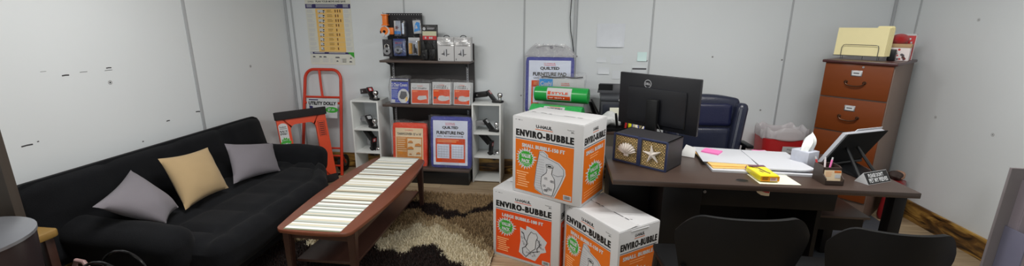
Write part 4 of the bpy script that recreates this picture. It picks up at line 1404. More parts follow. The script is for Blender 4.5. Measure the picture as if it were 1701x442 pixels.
t = thing('cover_package', 'white packaged cover with a blue Cushion corner label, behind the green rolls', 'package', (.0, 4.30, .7405), -2)
b = B(R(-4, 'X')); b.soft(W, (0, .04, .19), (.46, .07, .38), .02, n=8)
pr = Print(b, front(y=.0045)); pr.rect(-.225, .26, -.09, .375, SK, 1); pr.text('Cushi', -.215, .305, .115, .045, W, 2, .03); pr.rect(-.22, .285, -.10, .292, W, 2)
pr.text('U-HAUL', -.005, .325, .085, .014, OR2, 1, .02); pr.rect(-.005, .312, .08, .318, OR2, 1); pr.blocks(-.075, .265, .255, .026, 13, K, 1, 4)
b.obj('package', t)
b = B(R(-4, 'X')); bagged(b, FILM2, .46, .38, .08, .055, 8, .004); b.obj('clear_bag', t)
b = B(R(-4, 'X')); b.grid(mat('dark_seal', (60, 58, 62), .4), lambda u, v: (-.21 + .42 * u, .03 + .004 * math.sin(20 * u), .385 + .014 * v + .004 * math.sin(14 * u)), 24, 2, thick=.003); b.obj('seal_strip', t)

GRN = mat('green_film_roll', (26, 146, 62), .28, k=1.3, var=.08, scale=10, coat=.3)
GRB = mat('green_bubble_wrap', (40, 160, 78), .3, k=1.3, var=.15, scale=40, bump=.8, bscale=70, coat=.3)
def roll(label, p0, p1, r, m, lab):
    p0, p1 = Vector(p0), Vector(p1)
    t = thing('bubble_wrap_roll', label, 'roll', (p0 + p1) / 2, math.degrees(math.atan2((p1 - p0).y, (p1 - p0).x)), 'green wrap rolls on the back table')
    L_ = (p1 - p0).length / 2
    b = B(); b.lathe(m, [(0, -L_), (.02, -L_), (.02, -L_ + .02), (.024, -L_), (r * .94, -L_), (r, -L_ + .006), (r * 1.01, 0), (r, L_ - .006), (r * .94, L_), (.024, L_), (.02, L_ - .02), (.02, L_), (0, L_)], 36, R(90, 'Y')); b.obj('roll', t)
    b = B()
    lab(b, r)
    b.obj('label', t)
def wrapband(b, m, r, x0, x1, a0, a1, l):
    b.grid(m, lambda u, v: (x0 + (x1 - x0) * u, -(r + .0008 * l) * math.cos(math.radians(a0 + (a1 - a0) * v)), (r + .0008 * l) * math.sin(math.radians(a0 + (a1 - a0) * v))), 6, 10)
def lab1(b, r):
    wrapband(b, W, r * 1.015, -.13, .11, -38, 62, 1); wrapband(b, OR2, r * 1.015, -.12, .10, -32, -2, 2); wrapband(b, mat('label_grey', (190, 188, 186), .5, k=1.3), r * 1.015, -.12, .10, 34, 56, 2)
    wrapband(b, OR2, r * 1.015, -.12, -.09, 6, 30, 2)
    pr = Print(b, T(0, -r * 1.0, .0) @ R(74, 'X') @ T(0, 0, r * .03 + .004)); pr.text('STYLE', -.08, .012, .16, .022, OR2, 2, .03); pr.blocks(-.10, -.028, .15, .010, 14, W, 2, 5)
def lab2(b, r):
    wrapband(b, W, r * 1.015, -.11, .09, 8, 62, 1); pr = Print(b, T(0, -r * .80, r * .62) @ R(54, 'X') @ T(0, 0, .006)); pr.text('ENVIRO BUBBLE', -.07, .0, .14, .018, K, 3, .03); pr.rect(-.05, .024, .05, .028, OR, 3)
roll('upper green roll with an orange and white label, lying on the bubble roll', (-.245, 4.16, 1.002), (.255, 4.03, .988), .074, GRN, lab1)
roll('lower green bubble roll with a white label, directly behind the top carton', (-.27, 3.99, .834), (.20, 3.86, .834), .090, GRB, lab2)

# printer and odds and ends on the back table
PRN = mat('printer_charcoal', (52, 54, 60), .4, k=1.2, var=.06)
PRD = mat('printer_navy_black', (28, 32, 44), .3, k=1.2, var=.06)
t = thing('printer', 'black office printer with raised paper flaps on the back table, left of the monitor', 'printer', (.59, 4.16, .7405), -3)
b = B(); b.box(PRN, -.21, .21, -.15, .19, .0, .215, bev=.01); b.box(PRD, -.19, .22, -.156, -.14, .02, .185, bev=.004); b.obj('body', t)
b = B(); b.box(PRN, -.215, .215, -.155, .19, .2155, .245, bev=.006); b.box(W, -.05, .16, -.158, -.155, .222, .24); b.obj('lid', t)
b = B(); b.prism(PRN, [(-.22, 0), (.16, 0), (.13, .095), (-.20, .095)], 0, .008, T(-.02, .17, .245) @ R(72, 'X'), bev=.002); b.box(KP, -.20, -.06, .17, .176, .262, .33, M=T(-.03, 0, 0)); b.obj('paper_tray', t)
b = B(); b.prism(KP, [(0, 0), (.17, 0), (.15, .15), (.06, .17)], 0, .012, T(-.225, -.05, .05) @ R(90, 'Z') @ R(62, 'X')); b.prism(KP, [(0, 0), (.15, 0), (.13, .13), (.03, .15)], 0, .01, T(-.27, -.05, .04) @ R(80, 'Z') @ R(66, 'X')); b.obj('side_flap', t)

t = thing('desk_tray', 'black pen tray on the front edge of the back table', 'tray', (.535, 3.795, .7405), 12)
b = B(); b.box(KP, -.14, .14, -.055, .055, 0, .008, bev=.002)
for q in ((-.14, .14, -.055, -.05), (-.14, .14, .05, .055), (-.14, -.135, -.05, .05), (.135, .14, -.05, .05)): b.box(KP, *q, .0, .028)
b.obj('tray', t)
def stick(name, label, loc, m, cap, h, r, rx, ry):
    b = B(T(*loc) @ R(rx, 'X') @ R(ry, 'Y'))
    b.cyl(m, (0, 0, 0), (0, 0, h * .62), r, seg=12); b.cyl(cap, (0, 0, h * .62), (0, 0, h), r * 1.08, r * .9, seg=12)
    b.obj(name, label=label, category='pen', group='pens in the black tray')
stick('marker', 'black marker with a black cap, leftmost of the pens in the tray', (.505, 3.765, .752), KP, KP, .155, .011, 14, -10)
stick('marker', 'black marker just left of the red pen', (.545, 3.772, .752), KP, mat('grey_cap', (130, 130, 130), .4), .165, .011, 10, 6)
stick('pen', 'red pen standing in the black tray', (.573, 3.768, .752), RD, RD, .125, .009, 8, 2)
stick('highlighter', 'bright yellow highlighter standing in the black tray', (.612, 3.772, .752), YE, YE, .15, .015, 6, -3)
b = B(); b.lathe(mat('cream_tape', (208, 200, 176), .5, k=1.3), [(.02, 0), (.042, 0), (.042, .045), (.02, .045), (.02, 0)], 28, R(70, 'X') @ R(20, 'Y')); b.obj('tape_roll', loc=(.668, 3.745, .782), label='cream tape roll leaning by the yellow highlighter', category='tape')
b = B(R(-25, 'X')); b.box(BL, -.06, .06, -.004, .012, 0, .075, bev=.003); b.box(W, -.055, .055, .0125, .014, .004, .07); b.obj('notepad', loc=(.70, 3.845, .742), rz=-14, label='blue notepad leaning behind the yellow highlighter', category='notepad')
PLB = mat('crumpled_white_plastic', (186, 188, 188), .4, k=1.3, var=.2, scale=24, bump=1.0, bscale=30)
b = B()
b.soft(PLB, (0, 0, .06), (.19, .12, .115), .05, n=14, disp=lambda p, d: .014 * math.sin(40 * p.x + 20 * p.z) + .012 * math.sin(55 * p.y + 31 * p.x)); b.obj('plastic_bag', loc=(.44, 3.87, .748), rz=20, label='crumpled white plastic bag beside the black pen tray', category='bag')
b = B(R(-10, 'X')); b.box(mat('ivory_card', (206, 206, 190), .6, k=1.3), -.045, .05, 0, .004, 0, .165); b.obj('card', loc=(.50, 3.96, .7405), rz=6, label='ivory card propped behind the pens against the printer', category='card')

# ------------------------------------------------------------------ main desk
desk = thing('desk', 'dark espresso office desk in front of the navy leather chair', 'desk', (1.18, 2.88, 0))
dx, dy = 1.18, 2.88
b = B(); b.box(DBR, 0.328 - dx, 2.035 - dx, 2.502 - dy, 3.245 - dy, .706, .74, bev=.004)
pr = Print(b, topface(1.105 - dx, 2.585 - dy, .74)); pr.disc(0, 0, .036, DBK, 1, 24, ry=.026); pr.ring(0, 0, .040, .006, mat('grommet', (66, 54, 50), .4), 2, 24, ry=.03); pr.rect(-.022, -.007, .022, .005, K, 2)
b.obj('desktop', desk)
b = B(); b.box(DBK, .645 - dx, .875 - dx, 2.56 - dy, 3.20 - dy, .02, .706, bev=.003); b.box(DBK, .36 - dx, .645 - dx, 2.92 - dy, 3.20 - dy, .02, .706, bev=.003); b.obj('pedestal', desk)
b = B(); b.box(DBK, .876 - dx, 1.66 - dx, 2.595 - dy, 2.62 - dy, .565, .706, bev=.002); b.obj('apron', desk)
b = B(); b.cyl(CHROME, (.889 - dx, 2.596 - dy, .655), (.889 - dx, 2.585 - dy, .655), .008, seg=14); b.obj('keyhole', desk) if False else None
b = B(); b.cyl(STEEL, (.90 - dx, 2.5955 - dy, .655), (.90 - dx, 2.588 - dy, .655), .009, seg=16); b.box(KP, .8985 - dx, .9015 - dx, 2.5875 - dy, 2.588 - dy, .65, .66); b.obj('lock', desk)
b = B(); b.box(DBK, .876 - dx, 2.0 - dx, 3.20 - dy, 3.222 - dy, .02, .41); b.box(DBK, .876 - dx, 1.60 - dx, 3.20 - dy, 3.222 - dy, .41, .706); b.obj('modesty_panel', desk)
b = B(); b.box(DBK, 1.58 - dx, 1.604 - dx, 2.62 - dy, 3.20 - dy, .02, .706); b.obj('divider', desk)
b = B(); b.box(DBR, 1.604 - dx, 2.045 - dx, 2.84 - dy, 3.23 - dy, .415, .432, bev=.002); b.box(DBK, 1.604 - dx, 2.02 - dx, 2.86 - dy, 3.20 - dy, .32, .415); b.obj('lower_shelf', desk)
for x0, x1, y0, y1 in ((1.925, 1.99, 2.53, 2.60), (1.955, 2.02, 3.13, 3.195)):
    b = B(); b.box(DBK, x0 - dx, x1 - dx, y0 - dy, y1 - dy, 0, .706 if y0 < 3 else .32, bev=.003); b.obj('leg', desk)
b = B(); b.box(DBK, 1.966 - dx, 2.01 - dx, 3.14 - dy, 3.185 - dy, .432, .706); b.obj('rear_post', desk)
b = B()
pts = [(.0, .042)] + [(.083 * k / 10, .042 - .046 * math.sin(PI * k / 20) ** 1.2) for k in range(0, 11)]
pr = Print(b, front(x=1.195 - dx, y=2.5945 - dy, z=.645))
pr.poly([(0, .05), (.0, .035), (.012, .018), (.035, .004), (.06, .0), (.082, .0), (.082, .05)], CRM, 1); pr.poly([(.008, .05), (.03, .03), (.06, .02), (.08, .018), (.08, .05)], RD, 2)
b.obj('sticker', desk, label='round red and cream sticker')

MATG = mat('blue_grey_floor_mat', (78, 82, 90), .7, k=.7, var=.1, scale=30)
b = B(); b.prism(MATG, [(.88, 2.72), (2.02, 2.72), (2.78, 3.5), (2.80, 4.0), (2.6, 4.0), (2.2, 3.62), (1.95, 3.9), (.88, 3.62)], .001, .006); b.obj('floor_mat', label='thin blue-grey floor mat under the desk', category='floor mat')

# shell and starfish box
NVB = mat('navy_painted_wood', (44, 52, 82), .5, k=1.25, var=.12)
NVK = mat('charcoal_box_side', (44, 43, 46), .5, k=1.15, var=.1)
GLD = mat('gold_lattice', (200, 174, 122), .45, k=1.5, var=.1)
PEARL = mat('white_shell', (208, 200, 192), .5, k=1.35, var=.06)
t = thing('decor_box', 'navy double box with gold lattice fronts, a white scallop shell and a starfish', 'box', (.372, 2.905, .7405), -37.3)
w_, h_, d_ = .385, .196, .225
b = B()
b.box(NVK, 0, .009, .004, d_, 0, h_); b.box(NVK, w_ - .009, w_, .004, d_, 0, h_); b.box(NVK, 0, w_, .004, d_, h_ - .009, h_); b.box(NVK, 0, w_, .004, d_, 0, .009); b.box(NVK, 0, w_, d_ - .008, d_, 0, h_)
b.obj('case', t)
b = B()
for x0, x1 in ((0, .013), (w_ / 2 - .014, w_ / 2 + .014), (w_ - .013, w_)): b.box(NVB, x0, x1, -.008, .006, 0, h_, bev=.002)
for z0, z1 in ((0, .012), (h_ - .012, h_)): b.box(NVB, 0, w_, -.0078, .0058, z0, z1, bev=.002)
b.obj('front_frame', t)
for k, x0 in enumerate((.013, w_ / 2 + .014)):
    b = B()
    W2 = w_ / 2 - .027
    Hh = h_ - .024
    b.box(K, x0, x0 + W2, .012, .014, .012, h_ - .012)
    n = 4
    for i in range(n):
        for j in range(n):
            cx, cz = x0 + W2 * (i + .5) / n, .012 + Hh * (j + .5) / n
            s_ = W2 / n
            for a in (1, 3):
                b.box(GLD, -s_ * .5, s_ * .5, .003, .0065, -.0019, .0019, T(cx, 0, cz) @ R(45 * a, 'Y'))
            pts = [(cx + s_ * .36 * math.cos(PI / 8 + PI / 4 * q), .005, cz + s_ * .36 * math.sin(PI / 8 + PI / 4 * q)) for q in range(8)]
            b.tube(GLD, pts, .0019, 5, closed=True)
    for i in range(n + 1):
        b.box(GLD, x0 + W2 * i / n - .0014, x0 + W2 * i / n + .0014, .0035, .0062, .012, h_ - .012); b.box(GLD, x0, x0 + W2, .0036, .0061, .012 + Hh * i / n - .0014, .012 + Hh * i / n + .0014)
    b.obj('lattice_panel', t)
b = B()
def shell(u, v):
    a = math.radians(-68 + 136 * u)
    r = .078 * v * (1 - .10 * abs(2 * u - 1) ** 3)
    rib = 1 + .06 * math.cos(2 * PI * 9 * u)
    return (r * math.sin(a) * rib, -.006 - .020 * math.sin(PI * min(1, v * .95 + .05)) * (1 - .5 * (2 * u - 1) ** 2) * (1 + .18 * math.cos(2 * PI * 9 * u)), r * math.cos(a) * rib)
b.grid(PEARL, shell, 72, 14, thick=.003); b.box(PEARL, -.018, .018, -.012, -.003, -.012, .006, bev=.003)
for v in list(b.bm.verts): pass
o = b.obj('scallop_shell', t); o.location = (.105, -.004, .062)
b = B()
for k in range(5):
    a = 90 + 72 * k + 8
    M_ = R(-a, 'Y')
    b.grid(PEARL, lambda u, v: ((.062 * u), -.004 - .012 * (1 - u) * math.sin(PI * v) - .004 * math.sin(PI * v), (v - .5) * 2 * (.013 * (1 - u) + .003)), 8, 6, M_, thick=.003)
    for q in range(5): b.sph(PEARL, (.012 + .010 * q, -.016 + .0018 * q, 0), .0032, M_, 8, 6)
o = b.obj('starfish', t); o.location = (.285, -.004, .098)

# main monitor, seen from behind
MON = mat('monitor_black', (27, 28, 33), .38, k=1.1, var=.05)
t = thing('monitor', 'large black monitor seen from behind on the desk above the shell box', 'monitor', (.70, 3.13, .7405), -42.6)
Mm = T(0, -.03, .375) @ R(1.5, 'X')
b = B(Mm); b.box(MON, -.3135, .3135, -.012, .012, -.192, .192, bev=.005); b.soft(MON, (0, -.016, -.03), (.46, .03, .26), .014, n=8)
b.obj('panel', t)
b = B(Mm); pr = Print(b, front(x=-.075, y=-.0125, z=.125)); pr.ring(0, 0, .029, .004, LG, 1, 36); pr.text('DELL', -.021, -.008, .042, .016, LG, 1, .04); b.obj('logo', t, label='round silver maker badge')
b = B(); b.box(KP, -.043, .043, -.10, -.065, .01, .40, bev=.008); b.box(KP, -.035, .035, -.07, -.035, .33, .40); b.obj('stand_neck', t)
b = B(); b.box(KP, -.12, .12, -.105, .10, 0, .012, bev=.004); b.obj('stand_base', t)
b = B(); b.tube(KP, [(-.02, -.07, .30), (-.10, -.10, .12), (-.17, -.10, .06), (-.24, -.06, .02), (-.28, .0, .006)], .004, 8); b.tube(KP, [(.02, -.06, .25), (.11, -.08, .13), (.15, -.06, .08), (.06, -.10, .09), (-.10, -.12, .05), (-.26, -.10, .03)], .0035, 8); b.obj('cables', t)
b = B(); b.prism(mat('folded_paper_white', (214, 214, 212), .6, k=1.3), [(0, 0), (.10, 0), (.10, .07), (.03, .085)], 0, .002, T(0, 0, 0) @ R(70, 'X')); b.obj('paper', loc=(.86, 3.06, .7425), rz=-30, label='small white paper propped at the foot of the monitor', category='paper')

# papers on the desk
PW = mat('white_paper', (214, 216, 222), .6, k=.9, var=.015)
PG = mat('grey_printed_paper', (150, 152, 158), .6, k=1.3, var=.1, scale=30)
MAN = mat('manila_envelope', (206, 168, 98), .6, k=1.3, var=.05)
def sheet(name, label, cx, cy, z, w, d, rz, m, th=.002, cat='paper', group='papers spread on the desk', curl=0.0):
    b = B()
    if curl: b.grid(m, lambda u, v: ((u - .5) * w, (v - .5) * d, th + curl * max(0, u - .7) ** 2 * 8 * max(0, .5 - v) * 2), 10, 8, thick=th)
    else: b.box(m, -w / 2, w / 2, -d / 2, d / 2, 0, th)
    return b.obj(name, loc=(cx, cy, z), rz=rz, label=label, category=cat, **({'group': group} if group else {}))
z = .7406
sheet('document_stack', 'thick white folder of papers lying lowest in the spread on the desk', 1.285, 2.935, z, .60, .44, -2, PW, .013)
sheet('envelope', 'tan envelope sticking out at the front of the papers, lower one', 1.13, 2.945, z + .0135, .30, .37, 3, MAN, .005, 'envelope')
sheet('envelope', 'tan envelope sticking out at the front of the papers, upper one', 1.135, 2.965, z + .019, .30, .36, 1, MAN, .005, 'envelope')
sheet('paper', 'large white sheet under the pink note pad', 1.14, 3.02, z + .0245, .33, .36, -6, PW, .003)
sheet('document_stack', 'white papers at the right side of the spread, by the tissue box', 1.45, 2.945, z + .0135, .30, .42, -3, PW, .009, curl=.02)
sheet('paper', 'grey printed sheet lying slanted near the tissue box', 1.49, 3.06, z + .024, .12, .20, 24, PG, .002)
sheet('paper', 'white sheet with pink flags on the right stack', 1.42, 3.06, z + .0228, .2, .26, 10, PW, .001)
PK = mat('pink_note', (236, 112, 170), .6, k=1.35)
sheet('note_pad', 'pink sticky note pad on the large white sheet', 1.085, 3.085, z + .0278, .115, .10, -35, PK, .010, 'note pad', None)
sheet('sticky_note', 'pink sticky note at the far edge of the papers', 1.44, 3.165, z + .025, .09, .05, -8, PK, .0015, 'note', None)
sheet('sticky_flag', 'narrow pink flag in the middle of the papers', 1.40, 2.96, z + .0245, .055, .018, -6, PK, .001, 'note', None)
sheet('paper', 'cream sheet under the yellow candy pack at the desk front edge', 1.30, 2.625, .7406, .235, .17, 2, mat('cream_paper', (206, 206, 190), .6, k=1.33), .0015)
YPK = mat('yellow_candy_wrap', (238, 212, 40), .3, k=1.25, var=.05, coat=.3)
t = thing('candy_pack', 'yellow wafer candy pack lying at the front edge of the desk', 'candy', (1.245, 2.655, .7425), 4)
b = B(); b.soft(YPK, (0, 0, .024), (.115, .185, .046), .014, n=8, disp=lambda p, d: .003 * math.sin(50 * p.x) * math.sin(40 * p.y)); b.obj('pack', t)
b = B(); BRN = mat('ink_chocolate', (90, 50, 24), .5); pr = Print(b, topface(0, 0, .0485)); pr.stroke([(-.04, .06), (-.01, .03), (.0, -.04), (.01, -.07)], .008, BRN, 2); pr.stroke([(-.03, -.02), (-.02, -.05)], .012, BRN, 2); pr.stroke([(.01, .06), (.03, .01), (.02, -.05)], .004, YE, 2); pr.rect(-.05, .055, .05, .088, mat('ink_purple_brown', (110, 70, 84), .5), 2)
pr = Print(b, front(y=-.0935)); pr.rect(-.054, .008, .054, .038, mat('ink_gold', (232, 150, 20), .4, k=1.25), 1); pr.rect(-.0, .010, .04, .030, W, 2); pr.lines(.004, .012, .036, .028, 3, OR2, 3); pr.lines(-.045, .012, -.008, .034, 3, BRN, 2)
b.obj('print', t)
WRP = mat('purple_brown_wrap', (120, 90, 96), .4, k=1.2, var=.2, scale=60)
b = B(); b.grid(WRP, lambda u, v: ((u - .5) * .11, .085 + .02 * v, .024 + .018 * math.sin(20 * u) * v), 12, 3, thick=.001); b.obj('wrapper_end', t)

# card and pen box
CBX = mat('dark_brown_wood_box', (62, 50, 44), .45, k=1.15, var=.15, scale=8)
t = thing('card_holder', 'dark wooden desk caddy holding business cards and pens', 'card holder', (1.607, 2.625, .7405), 2)
b = B()
sd = [(-.06, 0), (.065, 0), (.065, .105), (.0, .105), (-.022, .098), (-.025, .06), (-.06, .04)]
YZ = Matrix(((0, 0, 1, 0), (1, 0, 0, 0), (0, 1, 0, 0), (0, 0, 0, 1)))
for x in (-.052, .046): b.prism(CBX, sd, 0, .006, T(x, 0, 0) @ YZ)
b.box(CBX, -.046, .046, -.06, .065, 0, .006); b.box(CBX, -.046, .046, .059, .065, 0, .105); b.box(CBX, -.046, .046, -.024, -.018, 0, .098); b.box(CBX, -.046, .046, -.06, -.055, 0, .028)
b.obj('box', t)
b = B(); M_ = T(0, -.034, .02) @ R(-8, 'X'); b.box(CRM, -.044, .048, -.004, .006, .0, .062, M_); pr = Print(b, M_ @ front(y=-.004)); pr.rect(.008, .05, .046, .061, OR, 1); pr.rect(.012, .018, .044, .04, W, 1); pr.lines(-.04, .022, .0, .055, 4, OR3, 1, .3); b.obj('business_cards', loc=None) if False else None
b.bm.transform(T(1.607, 2.625, .7405) @ R(2, 'Z'))
b.obj('business_card', label='cream business cards with an orange corner in the wooden caddy', category='card')
for k, (x, y, m, rx, ry, lab) in enumerate(((-.028, .03, RD, 14, -12, 'red pen in the wooden caddy, leftmost'), (-.012, .02, mat('clear_pen', (200, 190, 190), .3, k=1.3), 18, 5, 'pale clear pen in the wooden caddy, in the middle of the three'), (.010, .03, PK, 8, 10, 'pink pen in the wooden caddy, rightmost'))):
    b = B(T(1.607 + x, 2.625 + y, .75) @ R(-rx, 'X') @ R(ry, 'Y')); b.cyl(m, (0, 0, 0), (0, 0, .12), .0055, seg=10); b.cyl(W, (0, 0, .12), (0, 0, .135), .0045, seg=10); b.obj('pen', label=lab, category='pen', group='pens in the wooden caddy')

# desk sign
t = thing('desk_sign', 'small black and white PLEASE DON\'T PET MY PEEVES desk sign', 'sign', (1.818, 2.60, .7405), 26.5)
b = B(); b.prism(W, [(0, 0), (.078, 0), (.040, .062)], 0, .207, Matrix(((0, 0, 1, 0), (1, 0, 0, 0), (0, 1, 0, 0), (0, 0, 0, 1))))
an = math.atan2(.062, .040)
M_ = Matrix(((1, 0, 0, 0), (0, math.cos(an), -math.sin(an), 0), (0, math.sin(an), math.cos(an), 0), (0, 0, 0, 1)))
pr = Print(b, M_); Lh_ = math.hypot(.04, .062)
pr.rect(.002, .002, .205, Lh_ - .002, K, 1); pr.text("PLEASE DON'T", .03, .040, .135, .024, W, 2, .035); pr.text('PET MY PEEVES', .022, .009, .165, .026, W, 2, .035)
b.obj('block', t)

# tissue box
MARB = mat('grey_marbled_card', (186, 190, 202), .5, k=1.1, var=.14, scale=30)
t = thing('tissue_box', 'grey marbled tissue box with a white tissue standing up', 'tissue box', (1.612, 2.868, .7405), 30)
b = B(); b.box(MARB, 0, .108, 0, .115, 0, .108, bev=.002); pr = Print(b, topface(.054, .055, .108)); pr.disc(0, 0, .042, W, 1, 24, ry=.028); b.obj('box', t)
b = B()
TIS = mat('tissue_white', (222, 226, 224), .8, k=1.15, bump=.2, bscale=60)
b.grid(TIS, lambda u, v: (.058 + (.048 - .018 * v) * math.cos(2 * PI * u) * (1 - v ** 4 * .985) * (1 + .15 * math.sin(6 * PI * u)) + .02 * v, .05 + (.022 + .012 * math.sin(PI * v)) * math.sin(2 * PI * u) * (1 - v ** 4 * .985) * (1 + .2 * math.sin(10 * PI * u)), .106 + .115 * v ** .9 * (1 + .12 * math.cos(2 * PI * u))), 40, 12); b.obj('tissue', t)

# slanted catalogue stand, seen from behind
TL, TR, BR_, BL_ = Vector((1.84, 2.88, .975)), Vector((2.17, 3.036, .975)), Vector((2.06, 3.07, .757)), Vector((1.735, 2.915, .757))
t = thing('catalog_stand', 'black slanted easel stand holding a thick catalog, seen from behind', 'stand', (1.90, 2.86, .7405))
o_ = Vector((1.90, 2.86, .7405))
nr = (TR - BR_).cross(BL_ - BR_).normalized()
if nr.z < 0: nr = -nr
def slab(b, m, q, n0, n1):
    vs = [p + nr * n0 - o_ for p in q] + [p + nr * n1 - o_ for p in q]
    b.raw(m, vs, [(0, 1, 2, 3), (7, 6, 5, 4), (0, 4, 5, 1), (1, 5, 6, 2), (2, 6, 7, 3), (3, 7, 4, 0)])
    return b
b = slab(B(), mat('matte_black_plate', (20, 20, 21), .85, spec=.2), (TL, TR, BR_, BL_), 0, .008); b.obj('back_plate', t)
b = B()
for a, c in ((.22, (1.825, 2.69)), (.50, (2.0, 2.84))):
    top = BL_.lerp(TL, .55).lerp(BR_.lerp(TR, .55), a)
    b.tube(KP, [top - nr * .006 - o_, Vector((c[0], c[1], .752)) - o_], .0095, 8)
b.tube(KP, [Vector((1.815, 2.682, .750)) - o_, Vector((2.015, 2.85, .750)) - o_], .009, 8); b.obj('prop_legs', t)
b = B(); b.prism(KP, [(p[0] - o_.x, p[1] - o_.y) for p in ((1.76, 3.05), (1.83, 2.70), (1.99, 2.85), (2.04, 3.20))], .001, .008); b.obj('base_plate', t)
b = B(); b.tube(KP, [BL_ - o_, BR_ - o_], .012, 8); b.obj('lip', t)
e1 = (TR - TL); 
b = slab(B(), PG, tuple(p + (TL - TR) * .06 for p in (TL, TR, BR_, BL_)), .009, .032); b = slab(b, PW, tuple(p + (TL - BL_) * .05 for p in (TL.lerp(TR, .3), TR.lerp(TL, .05), BR_.lerp(TR, .3), BL_.lerp(TL, .4))), .033, .036)
b.bm.transform(T(*o_)); b.obj('catalog', label='thick grey catalog resting on the black easel stand', category='book')

# ------------------------------------------------------------------ office chair
LEA = mat('navy_black_leather', (30, 34, 52), .32, k=1.2, var=.15, scale=8, bump=.15, bscale=120, coat=.15)
LEN = mat('navy_leather_panel', (22, 26, 58), .34, k=1.0, var=.2, scale=5, bump=.15, bscale=120, coat=.15)
THR = mat('grey_stitching', (120, 124, 132), .6)
oc = thing('office_chair', 'navy and black leather office chair behind the desk', 'chair', (1.25, 3.71, 0), 4)
Mb = T(0, .08, .475) @ R(-7, 'X')
b = B(Mb)
b.soft(LEA, (0, .05, .30), (.64, .13, .60), .06, n=16, disp=lambda p, d: -.10 * abs(p.x / .32) ** 2.2 * max(0, (p.z - .1) / .3) ** 2 * max(0, d.z))
b.obj('backrest', oc, smooth=60)
b = B(Mb); b.soft(LEN, (0, -.018, .42), (.46, .06, .20), .028, n=10); b.soft(LEA, (0, -.018, .17), (.46, .06, .28), .028, n=10); b.obj('back_cushion', oc, smooth=60)
for s in (-1, 1):
    b = B(Mb @ T(s * .272, -.03, .28) @ R(s * 8, 'Y')); b.soft(LEA, (0, 0, 0), (.10, .14, .50), .045, n=10); b.obj('side_bolster', oc, smooth=60)
    b = B(Mb @ T(s * .272, -.03, .28) @ R(s * 8, 'Y')); b.tube(THR, [(-s * .02, -.0705, -.2), (-s * .02, -.0708, 0), (-s * .02, -.0705, .2)], .0018, 5); b.tube(THR, [(-s * .03, -.0695, -.2), (-s * .03, -.0698, 0), (-s * .03, -.0695, .2)], .0018, 5); b.obj('piping', oc)
    b = B(); b.box(KP, s * .335 - .03, s * .335 + .03, -.08, .10, .645, .675, bev=.01); b.tube(KP, [(s * .335, .02, .67), (s * .33, .04, .55), (s * .25, .02, .43)], .018, 8); b.obj('armrest', oc)
b = B(); b.soft(LEA, (0, -.17, .465), (.56, .52, .12), .05, n=12); b.obj('seat', oc, smooth=60)
b = B(); b.cyl(KP, (0, -.12, .10), (0, -.12, .41), .03, seg=16); b.box(KP, -.13, .13, -.26, .03, .385, .41, bev=.005); b.obj('column', oc)
b = B()
for k in range(5):
    a = 2 * PI * k / 5 + .3
    b.tube(KP, [(0, -.12, .11), (.16 * math.cos(a), -.12 + .16 * math.sin(a), .10), (.30 * math.cos(a), -.12 + .30 * math.sin(a), .075)], .02, 8)
b.obj('star_base', oc)
for k in range(5):
    a = 2 * PI * k / 5 + .3
    b = B(); x, y = .30 * math.cos(a), -.12 + .30 * math.sin(a); b.cyl(KP, (x - .02 * math.sin(a), y + .02 * math.cos(a), .035), (x + .02 * math.sin(a), y - .02 * math.cos(a), .035), .028, seg=16); b.cyl(KP, (x, y, .05), (x, y, .08), .008, seg=8); b.obj('caster', oc)

# ------------------------------------------------------------------ red bin with a liner
REDP = mat('red_plastic', (172, 34, 38), .35, k=1.3, var=.05)
t = thing('waste_bin', 'red waste bin with a pinkish white liner against the back wall', 'trash can', (2.155, 4.34, 0), -2)
def rr_ring(hw, hd, r, n=5):
    return rrect(-hw, hw, -hd, hd, r, n)
b = B()
rings = [(rr_ring(.165, .11, .05), 0), (rr_ring(.205, .14, .055), .60), (rr_ring(.20, .135, .053), .60), (rr_ring(.16, .10, .045), .03)]
n = len(rings[0][0])
vs = [(x, y, z) for r_, z in rings for x, y in r_]
fs = [(i * n + k, i * n + (k + 1) % n, (i + 1) * n + (k + 1) % n, (i + 1) * n + k) for i in range(3) for k in range(n)] + [tuple(range(n))[::-1], tuple(3 * n + k for k in range(n))]
b.raw(REDP, vs, fs); b.obj('bin', t)
LIN = film('pinkish_liner', tint=(1, .90, .92), gloss=.04, scale=14, bump=.8, haze=.62)
b = B()
prof = [(.99, .565), (1.03, .585), (1.035, .625), (1.04, .66), (1.0, .695), (.93, .67), (.86, .58), (.80, .45)]
def liner(u, v):
    i = v * (len(prof) - 1); k = min(len(prof) - 2, int(i)); f = i - k
    s_ = prof[k][0] * (1 - f) + prof[k + 1][0] * f; zz = prof[k][1] * (1 - f) + prof[k + 1][1] * f
    a = 2 * PI * u
    q = 1 + .02 * math.sin(11 * a + 5 * v) + .015 * math.sin(23 * a)
    ex, ey = math.cos(a), math.sin(a)
    sx = math.copysign(abs(ex) ** .55, ex) * .21; sy = math.copysign(abs(ey) ** .55, ey) * .147
    low = .14 * (.5 + .5 * math.sin(3 * a + 1)) if v < .15 else 0
    return (sx * s_ * q, sy * s_ * q, zz + .05 * (1 - min(1, v * 4)) * (.7 + .3 * math.sin(5 * a)) + .02 * math.sin(7 * a) * (1 if .3 < v < .8 else 0))
b.grid(LIN, liner, 80, 24); b.obj('liner', t, smooth=80)
b = B(); b.box(W, -.115, .12, -.003, 0, 0, .10); pr = Print(b, front(y=-.003)); pr.text('Please keep', -.075, .058, .15, .022, KG, 1, .0); pr.text('the bag in', -.07, .018, .14, .024, KG, 1, .0)
b.obj('note', t, label='white handwritten note'); t.children[-1].location = (.075, -.147, .435); t.children[-1].rotation_euler.x = math.radians(4)

